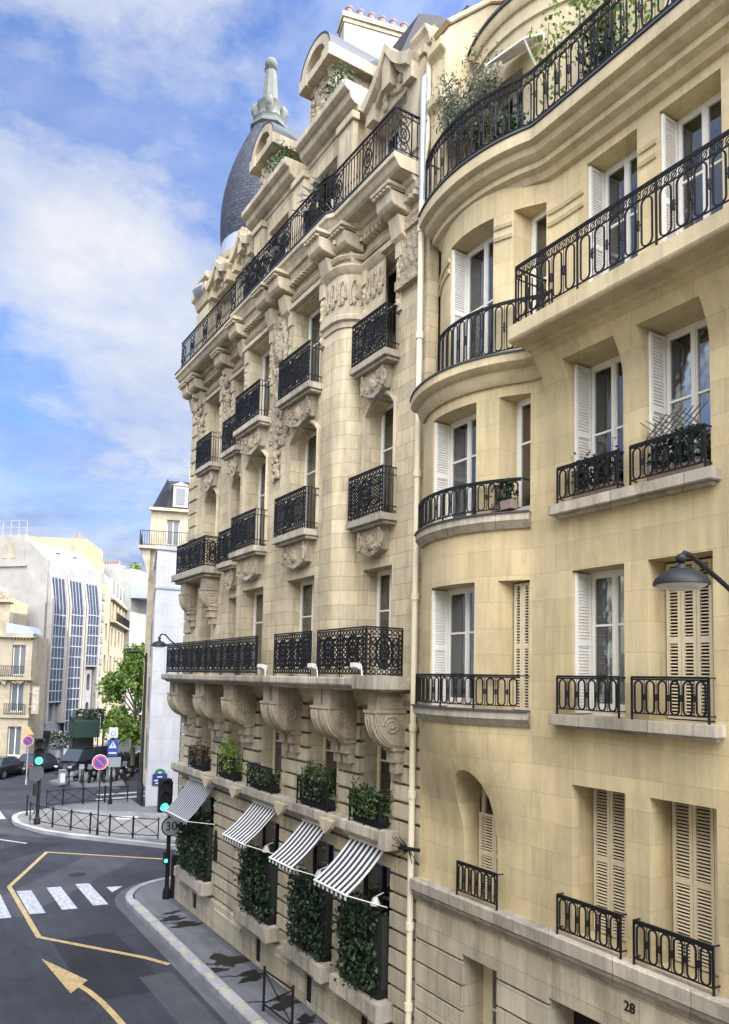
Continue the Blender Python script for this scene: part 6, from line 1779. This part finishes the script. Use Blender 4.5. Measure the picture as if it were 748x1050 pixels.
# ================================================================== vehicles
def car(loc, heading, lab, paint_='carblack', van=False):
    r = root('parked_car' if not van else 'parked_van', loc, lab, 'car' if not van else 'van', None, heading); WLOC[r.name] = Vector((0, 0, 0))
    L_, W_, H_ = (4.2, 1.76, 1.48) if not van else (4.6, 1.9, 1.95)
    s = MB()
    secs = [(-.5, .30, .62, .80), (-.47, .22, .78, .94), (-.40, .2, .92, 1.0), (-.2, .2, .94, 1.0), (.15, .2, .93, 1.0), (.36, .2, .84, .98), (.47, .24, .70, .92), (.5, .32, .58, .78)]
    if van: secs = [(a, b, c + (.15 if a < .3 else .1), d) for a, b, c, d in secs]
    vs = []; n = 10
    for (t, zb, zt, k) in secs:
        w_ = W_ / 2 * k
        ring_ = [(-w_ * .8, zb), (w_ * .8, zb), (w_, zb + .12), (w_ * 1.0, (zb + zt) / 2 + .05), (w_ * .95, zt - .06), (w_ * .8, zt), (-w_ * .8, zt), (-w_ * .95, zt - .06), (-w_, (zb + zt) / 2 + .05), (-w_, zb + .12)]
        vs += [(t * L_, a, b) for a, b in ring_]
    fs = []
    for i in range(len(secs) - 1):
        for k in range(n): fs.append((i * n + k, i * n + (k + 1) % n, (i + 1) * n + (k + 1) % n, (i + 1) * n + k))
    fs += [tuple(range(n)), tuple(range((len(secs) - 1) * n, len(secs) * n))]
    s.add(vs, fs); s.build('body', paint_, r, smooth=True, merge=True, angle=50)
    def cabin(k, m, nm):
        s = MB(); zt = H_; zb = .86 if not van else 1.0
        x0, x1, x2, x3 = ((-.44, -.30, .08, .27) if not van else (-.49, -.44, .2, .36))
        a, b = W_ * .46 * k, W_ * .38 * k
        lo = [(x0 * L_, -a, zb), (x3 * L_, -a, zb), (x3 * L_, a, zb), (x0 * L_, a, zb)]
        hi = [(x1 * L_, -b, zt * m), (x2 * L_, -b, zt * m), (x2 * L_, b, zt * m), (x1 * L_, b, zt * m)]
        s.add(lo + hi, [(0, 1, 5, 4), (1, 2, 6, 5), (2, 3, 7, 6), (3, 0, 4, 7), (4, 5, 6, 7)]); return s.build(nm, 'carglass', r, bevel=.03)
    cabin(1, .97, 'windows')
    s = MB(); x1, x2 = ((-.30, .08) if not van else (-.45, .2)); s.box(x1 * L_, x2 * L_, -W_ * .37, W_ * .37, H_ * .965, H_)
    for sx in (-1, 1): s.tube([(x2 * L_, sx * W_ * .375, H_ * .97), ((.26 if not van else .35) * L_, sx * W_ * .455, .9)], .03, 5); s.tube([(-.1 * L_, sx * W_ * .378, H_ * .97), (-.1 * L_, sx * W_ * .46, .9)], .03, 5); s.tube([(x1 * L_, sx * W_ * .375, H_ * .97), ((-.43 if not van else -.48) * L_, sx * W_ * .455, .9)], .04, 5)
    s.build('roof', paint_, r, bevel=.03)
    for sx in (-.31, .31):
        for sy in (-1, 1):
            s = MB(); pts = 20; y = sy * (W_ / 2 - .11)
            s.v += [(sx * L_ + .32 * math.cos(2 * PI * k / pts), y + e, .32 + .32 * math.sin(2 * PI * k / pts)) for e in (-.11, .13 * 1) for k in range(pts)]
            s.f += [tuple(range(pts))[::-1], tuple(range(pts, 2 * pts))] + [(k, (k + 1) % pts, pts + (k + 1) % pts, pts + k) for k in range(pts)]
            wh = s.build('wheel', 'tyre', r, bevel=.02)
            s = MB(); yo = y + (.135 if sy > 0 else -.115); s.v += [(sx * L_ + .2 * math.cos(2 * PI * k / pts), yo + e, .32 + .2 * math.sin(2 * PI * k / pts)) for e in (-.01, .01) for k in range(pts)]
            s.f += [tuple(range(pts))[::-1], tuple(range(pts, 2 * pts))] + [(k, (k + 1) % pts, pts + (k + 1) % pts, pts + k) for k in range(pts)]; s.build('rim', 'rim', wh)
    for sy in (-1, 1):
        s = MB(); s.box(-.505 * L_, -.475 * L_, sy * W_ * .36 - .14, sy * W_ * .36 + .14, .66, .8); s.build('tail_light', 'lampr', r)
        s = MB(); s.box(.465 * L_, .502 * L_, sy * W_ * .34 - .16, sy * W_ * .34 + .16, .55, .68); s.build('headlight', 'lens', r)
        s = MB(); s.box(.2 * L_, .25 * L_, sy * W_ * .5 - .02, sy * W_ * .5 + sy * .18, .92, 1.05); s.build('wing_mirror', paint_, r)
    s = MB(); s.box(-.512 * L_, -.5 * L_, -.26, .26, .42, .54); s.build('number_plate', 'signw', r)
    return r
car((63.0, 1.25, 0), R(-38), 'black parked car with a white number plate, farthest left by the cream house')
car((64.9, -1.6, 0), R(-46), 'dark grey parked car beside the arched doorway, behind the island traffic light', 'cargrey')
car((63.6, -4.6, 0), R(128), 'dark van facing the crossing behind the parked two wheelers', 'carblack', True)
def scooter(loc, rz, lab, c='carblack'):
    r = root('parked_scooter', loc, lab, 'scooter', 'two wheelers on the far pavement', rz); WLOC[r.name] = Vector((0, 0, 0))
    for x in (-.62, .62):
        s = MB(); s.tube([(x + .24 * math.cos(2 * PI * k / 16), 0, .28 + .24 * math.sin(2 * PI * k / 16)) for k in range(16)], .055, 6, closed=True); s.tube([(x, -.06, .28), (x, .06, .28)], .12, 8); s.build('wheel', 'tyre', r)
    s = MB(); s.prism([(-.8, .62), (-.5, .45), (-.15, .35), (.35, .33), (.45, .5), (.55, 1.0), (.47, 1.0), (.3, .48), (-.05, .48), (-.2, .75), (-.8, .8)], 'y', -.16, .16); s.build('body', c, r, bevel=.04)
    s = MB(); s.box(-.75, -.1, -.14, .14, .78, .88); s.build('seat', 'dark', r, bevel=.03)
    s = MB(); s.tube([(.62, 0, .3), (.48, 0, 1.05)], .03, 6); s.tube([(.45, -.33, 1.08), (.48, 0, 1.05), (.45, .33, 1.08)], .02, 6); s.build('handlebar', 'dark', r)
    s = MB(); s.prism([(.5, 1.0), (.62, .95), (.52, 1.3), (.48, 1.3)], 'y', -.17, .17); s.build('windscreen', 'carglass', r)
    return r
sc = [(57.0, -2.35, 'pale scooter at the left end of the two wheeler row', 'signg'), (56.8, -3.1, 'silver scooter just right of the left bollard', 'zinc'), (56.6, -3.8, 'black scooter just left of the no parking sign', 'carblack'), (56.4, -4.5, 'black scooter hidden behind the no parking post', 'carblack'), (56.4, -5.1, 'white scooter just right of the no parking sign', 'signw'), (57.0, -5.8, 'dark scooter behind the pedestrian sign post', 'cargrey'), (57.6, -6.6, 'black scooter at the right end of the two wheeler row', 'carblack')]
for i, (x, y, lab, c) in enumerate(sc): scooter((x, y, PH), R(150 + rnd.uniform(-25, 25)), lab, c)
# cafe awning with planting, flowers
r = root('cafe_awning', (66.2, -5.0, PH), 'dark green cafe awning topped with greenery in front of the modern block', 'awning')
s = MB(); s.prism([(66.9, 4.3), (65.0, 3.9), (65.0, 2.6), (65.1, 2.6), (65.1, 3.8), (66.9, 4.2)], 'y', -6.1, -4.0); s.box(65.02, 66.9, -6.1, -6.05, 2.6, 4.2); s.box(65.02, 66.9, -4.05, -4.0, 2.6, 4.2); s.build('canopy', 'awngreen', r)
s = MB()
for y in (-6.0, -4.1): s.tube([(65.2, y, PH), (65.2, y, 3.9)], .05, 6); s.tube([(66.8, y, PH), (66.8, y, 4.2)], .05, 6)
s.build('posts', 'iron', r); s = MB(); s.box(66.7, 66.85, -6.0, -4.1, PH, 2.8); s.build('glazed_screen', 'fglass', r)
s = MB(); leafbox(s, 65.1, 66.5, -6.6, -4.2, 4.2, 4.9, 320, .28); s.build('greenery', 'hedge', r)
r = root('flower_bush', (65.2, -3.0, PH), 'pale flowering bush in a tall planter beside the dark green cafe awning', 'plant')
s = MB(); s.lathe([(0, PH), (.22, PH), (.3, 1.7), (0, 1.7)], (65.2, -3.0), 10); s.build('planter', 'signg', r, smooth=True); s = MB(); leafbox(s, 64.6, 65.8, -3.65, -2.35, 1.6, 3.1, 420, .2); s.build('foliage', 'hedge', r); s = MB(); leafbox(s, 64.5, 65.9, -3.7, -2.3, 1.9, 3.15, 170, .17); s.build('flowers', 'flower', r)
r = root('hanging_sign', (63.4, -6.0, PH), 'small dark cafe sign board on a post right of the green awning', 'sign'); pole(r, 63.4, -6.0, PH, 4.4, .06); s = MB(); s.box(63.32, 63.4, -6.35, -5.75, 3.4, 4.5); s.build('board', 'dark', r); s = MB(); s.box(63.30, 63.319, -6.12, -6.05, 3.6, 4.3); s.box(63.30, 63.319, -6.25, -5.93, 4.05, 4.12); s.build('pale_mark', 'signw', r)
# shaded shop hoarding under the tree
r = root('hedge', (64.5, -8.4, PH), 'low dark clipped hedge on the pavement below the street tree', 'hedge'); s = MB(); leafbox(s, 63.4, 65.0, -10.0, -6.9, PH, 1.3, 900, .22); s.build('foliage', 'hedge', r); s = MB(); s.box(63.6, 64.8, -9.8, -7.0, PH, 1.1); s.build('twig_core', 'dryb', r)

# ================================================================== trees
def tree(loc, h, crown, lab, n, leaf, mat='tree', tr=.2):
    r = root('street_tree', loc, lab, 'tree'); x, y, z = loc
    s = MB(); s.tube([(x, y, z), (x + .05, y, z + h * .25), (x - .05, y + .05, z + h * .5), (x, y, z + h * .85)], [tr, tr * .8, tr * .6, tr * .2], 9)
    lobes = []
    for k in range(crown['lobes']):
        a = rnd.uniform(0, 2 * PI); t = rnd.uniform(0, 1); rr = crown['r'] * math.sin(PI * (.18 + .72 * t)) * rnd.uniform(.35, .85)
        c = Vector((x + rr * math.cos(a), y + rr * math.sin(a), z + crown['z0'] + (crown['z1'] - crown['z0']) * t))
        lobes.append((c, rnd.uniform(.5, 1.0) * crown['r'] * .48))
        s.tube([(x, y, z + h * (.28 + .4 * t)), tuple((Vector((x, y, c.z - .6)) + c) / 2), tuple(c)], [tr * .4, tr * .2, .02], 5)
    s.build('trunk', 'bark', r)
    s = MB()
    for c, rad in lobes:
        for k in range(int(n / len(lobes))):
            d = Vector((rnd.gauss(0, 1), rnd.gauss(0, 1), rnd.gauss(0, .8))).normalized() * rad * (rnd.random() ** .4) * rnd.choice((1, 1, 1, 1.25))
            s.leaf(c + d, leaf * rnd.uniform(.6, 1.3), asp=.8)
    s.build('crown', mat, r)
tree((62.0, -8.1, PH), 9.6, dict(r=2.6, z0=2.6, z1=9.6, lobes=34), 'leafy bright green street tree between the lamp post and the far terrace', 5200, .34)
tree((105, -18.6, 17.0), 5, dict(r=1.6, z0=3, z1=6.4, lobes=12), 'small green tree showing above the roofs beyond the far terrace', 900, .5)
s = None

# ================================================================== sky, sun, camera
SUN_EL, SUN_AZ = R(36), Vector((-.62, -.78))
sd = Vector((SUN_AZ.x, SUN_AZ.y, 0)).normalized() * math.cos(SUN_EL) + Vector((0, 0, math.sin(SUN_EL)))
sun = bpy.data.lights.new('sun', 'SUN'); sun.energy = 3.2; sun.angle = R(.5); sun.color = (1, .93, .82)
so = bpy.data.objects.new('sun', sun); COL.objects.link(so); so.rotation_euler = sd.to_track_quat('Z', 'Y').to_euler()
w = bpy.data.worlds.new('World'); scene.world = w; w.use_nodes = True
t = w.node_tree; bg = t.nodes['Background']
sky = t.nodes.new('ShaderNodeTexSky'); sky.sky_type = 'NISHITA'; sky.sun_disc = False; sky.sun_elevation = SUN_EL
# Nishita: rotation 0 puts the sun on +y, turning clockwise
sky.sun_rotation = math.atan2(SUN_AZ.x, SUN_AZ.y)
sky.air_density = 1.0; sky.dust_density = .6; sky.ozone_density = 2.0
tc = t.nodes.new('ShaderNodeTexCoord')
sp = t.nodes.new('ShaderNodeSeparateXYZ'); t.links.new(tc.outputs['Generated'], sp.inputs[0])
az = N(t, 'ShaderNodeMath', operation='ADD'); az.inputs[1].default_value = .22; t.links.new(sp.outputs[2], az.inputs[0])
mx_ = N(t, 'ShaderNodeMath', operation='MAXIMUM'); mx_.inputs[1].default_value = .06; t.links.new(az.outputs[0], mx_.inputs[0])
dv_ = t.nodes.new('ShaderNodeVectorMath'); dv_.operation = 'DIVIDE'
cb = t.nodes.new('ShaderNodeCombineXYZ')
for i in range(3): t.links.new(mx_.outputs[0], cb.inputs[i])
t.links.new(tc.outputs['Generated'], dv_.inputs[0]); t.links.new(cb.outputs[0], dv_.inputs[1])
def wn(scale, loc, det=8, rough=.58, sc=(1, 1, 1), dist=0.):
    mp = t.nodes.new('ShaderNodeMapping'); mp.inputs['Location'].default_value = loc; mp.inputs['Scale'].default_value = sc
    t.links.new(dv_.outputs[0], mp.inputs[0])
    n = N(t, 'ShaderNodeTexNoise', Scale=scale, Detail=float(det), Roughness=rough, Distortion=dist); t.links.new(mp.outputs[0], n.inputs['Vector']); return n.outputs['Fac']
cover = ramp(t, wn(1.05, (3.1, 1.7, .4), 10, .64, (1, 1, 1), .5), [(.32, 0.05), (.60, .92)])
shade = ramp(t, wn(2.1, (7.3, 2.2, 1.4), 8, .62, (1, 1, 1), .3), [(.36, (.40, .52, .86)), (.47, (.60, .70, .98)), (.62, (1.0, 1.03, 1.10))])
# brightening towards the sun
dt = t.nodes.new('ShaderNodeVectorMath'); dt.operation = 'DOT_PRODUCT'; dt.inputs[1].default_value = tuple(sd)
t.links.new(tc.outputs['Generated'], dt.inputs[0])
FILL_GLOW = 8.6
gl = ramp(t, dt.outputs['Value'], [(0., 1.), (.55, 2.2), (1., 4.0)])
cl = mixc(t, 1., shade, gl, 'MULTIPLY')
# added warm glow in the unseen sky behind the camera, lights the facades
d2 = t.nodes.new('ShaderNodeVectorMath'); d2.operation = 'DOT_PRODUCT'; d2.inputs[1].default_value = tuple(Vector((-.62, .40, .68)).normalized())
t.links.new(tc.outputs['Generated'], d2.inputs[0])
fill_glow = ramp(t, d2.outputs['Value'], [(.2, 0.), (.5, .14), (.8, .75), (1., 1.)])
cover = mixc(t, 1., cover, fill_glow, 'LIGHTEN')
cl = mixc(t, 1., cl, mixc(t, fill_glow, (1, 1, 1), (FILL_GLOW * 1.06, FILL_GLOW * .97, FILL_GLOW * .84)), 'MULTIPLY')
CLOUD, SKY = .30, .075
cs_ = mixc(t, 1., cl, (CLOUD, CLOUD, CLOUD), 'MULTIPLY')
ss_ = mixc(t, 1., sky.outputs[0], (SKY * .84, SKY * 1.06, SKY * 1.5), 'MULTIPLY')
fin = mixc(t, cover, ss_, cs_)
cum = ramp(t, wn(1.35, (1.3, 8.2, 2.6), 12, .63, (1, 1, 1), .15), [(.53, 0.), (.60, .6), (.72, .95)])
cw = mixc(t, 1., ramp(t, wn(3.4, (4.3, .2, 5.6), 8, .6), [(.3, (.19, .23, .32)), (.64, (.345, .35, .36))]), mixc(t, fill_glow, (1, 1, 1), (FILL_GLOW * .8, FILL_GLOW * .74, FILL_GLOW * .65)), 'MULTIPLY')
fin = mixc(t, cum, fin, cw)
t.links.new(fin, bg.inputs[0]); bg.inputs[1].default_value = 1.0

cam = bpy.data.cameras.new('camera'); co = bpy.data.objects.new('camera', cam); COL.objects.link(co); scene.camera = co
f_, p_, r_ = 770., R(4.63), R(1.27)
phi = math.atan(484 / f_ * math.cos(p_))
fw = Vector((math.cos(phi) * math.cos(p_), -math.sin(phi) * math.cos(p_), math.sin(p_)))
rt = Vector((-math.sin(phi), -math.cos(phi), 0)); up = rt.cross(fw)
rt2 = rt * math.cos(r_) + up * math.sin(r_); up2 = up * math.cos(r_) - rt * math.sin(r_)
co.matrix_world = Matrix(((rt2.x, up2.x, -fw.x, 0), (rt2.y, up2.y, -fw.y, 8.9), (rt2.z, up2.z, -fw.z, 7.9), (0, 0, 0, 1)))
cam.sensor_fit = 'VERTICAL'; cam.sensor_height = 36; cam.lens = f_ / 1050 * 36
cam.shift_x = 0.; cam.shift_y = (634 - 525) / 1050
cam.clip_start = .1; cam.clip_end = 3000
vs_ = scene.view_settings; vs_.view_transform = 'Standard'; vs_.look = 'None'; vs_.exposure = 1.42; vs_.gamma = 1; vs_.use_curve_mapping = False
scene.render.resolution_x = 729; scene.render.resolution_y = 1024
# repaired patches, manhole covers and runoff on the road and pavement
M['patch'] = groundmat('tar_patch', (.022, .023, .026), 1., 0., .1)
M['patchl'] = groundmat('old_tar_patch', (.052, .053, .058), 1., 0., .1)
pk = 0
for poly, mt in (([(33.2, -.6), (34.6, 1.2), (28.2, 6.4), (27.0, 4.8)], 'patchl'), ([(24.2, 2.6), (24.3, 4.4), (19.4, 4.3), (19.2, 2.4)], 'patch'), ([(37.5, 1.6), (38.6, 3.0), (36.2, 5.8), (34.8, 4.6)], 'patch'), ([(20.3, 2.05), (20.3, 2.9), (12, 2.8), (12, 2.0)], 'patchl')):
    sheet(poly, -.029 + .0012 * pk, 'road_patch', mt); pk += 1
for x, y in ((22.6, 3.3), (31.6, 2.2), (40.6, 3.9)):
    sheet([(x + .33 * math.cos(2 * PI * k / 24), y + .33 * math.sin(2 * PI * k / 24)) for k in range(24)], -.0205, 'manhole_cover', 'patch')
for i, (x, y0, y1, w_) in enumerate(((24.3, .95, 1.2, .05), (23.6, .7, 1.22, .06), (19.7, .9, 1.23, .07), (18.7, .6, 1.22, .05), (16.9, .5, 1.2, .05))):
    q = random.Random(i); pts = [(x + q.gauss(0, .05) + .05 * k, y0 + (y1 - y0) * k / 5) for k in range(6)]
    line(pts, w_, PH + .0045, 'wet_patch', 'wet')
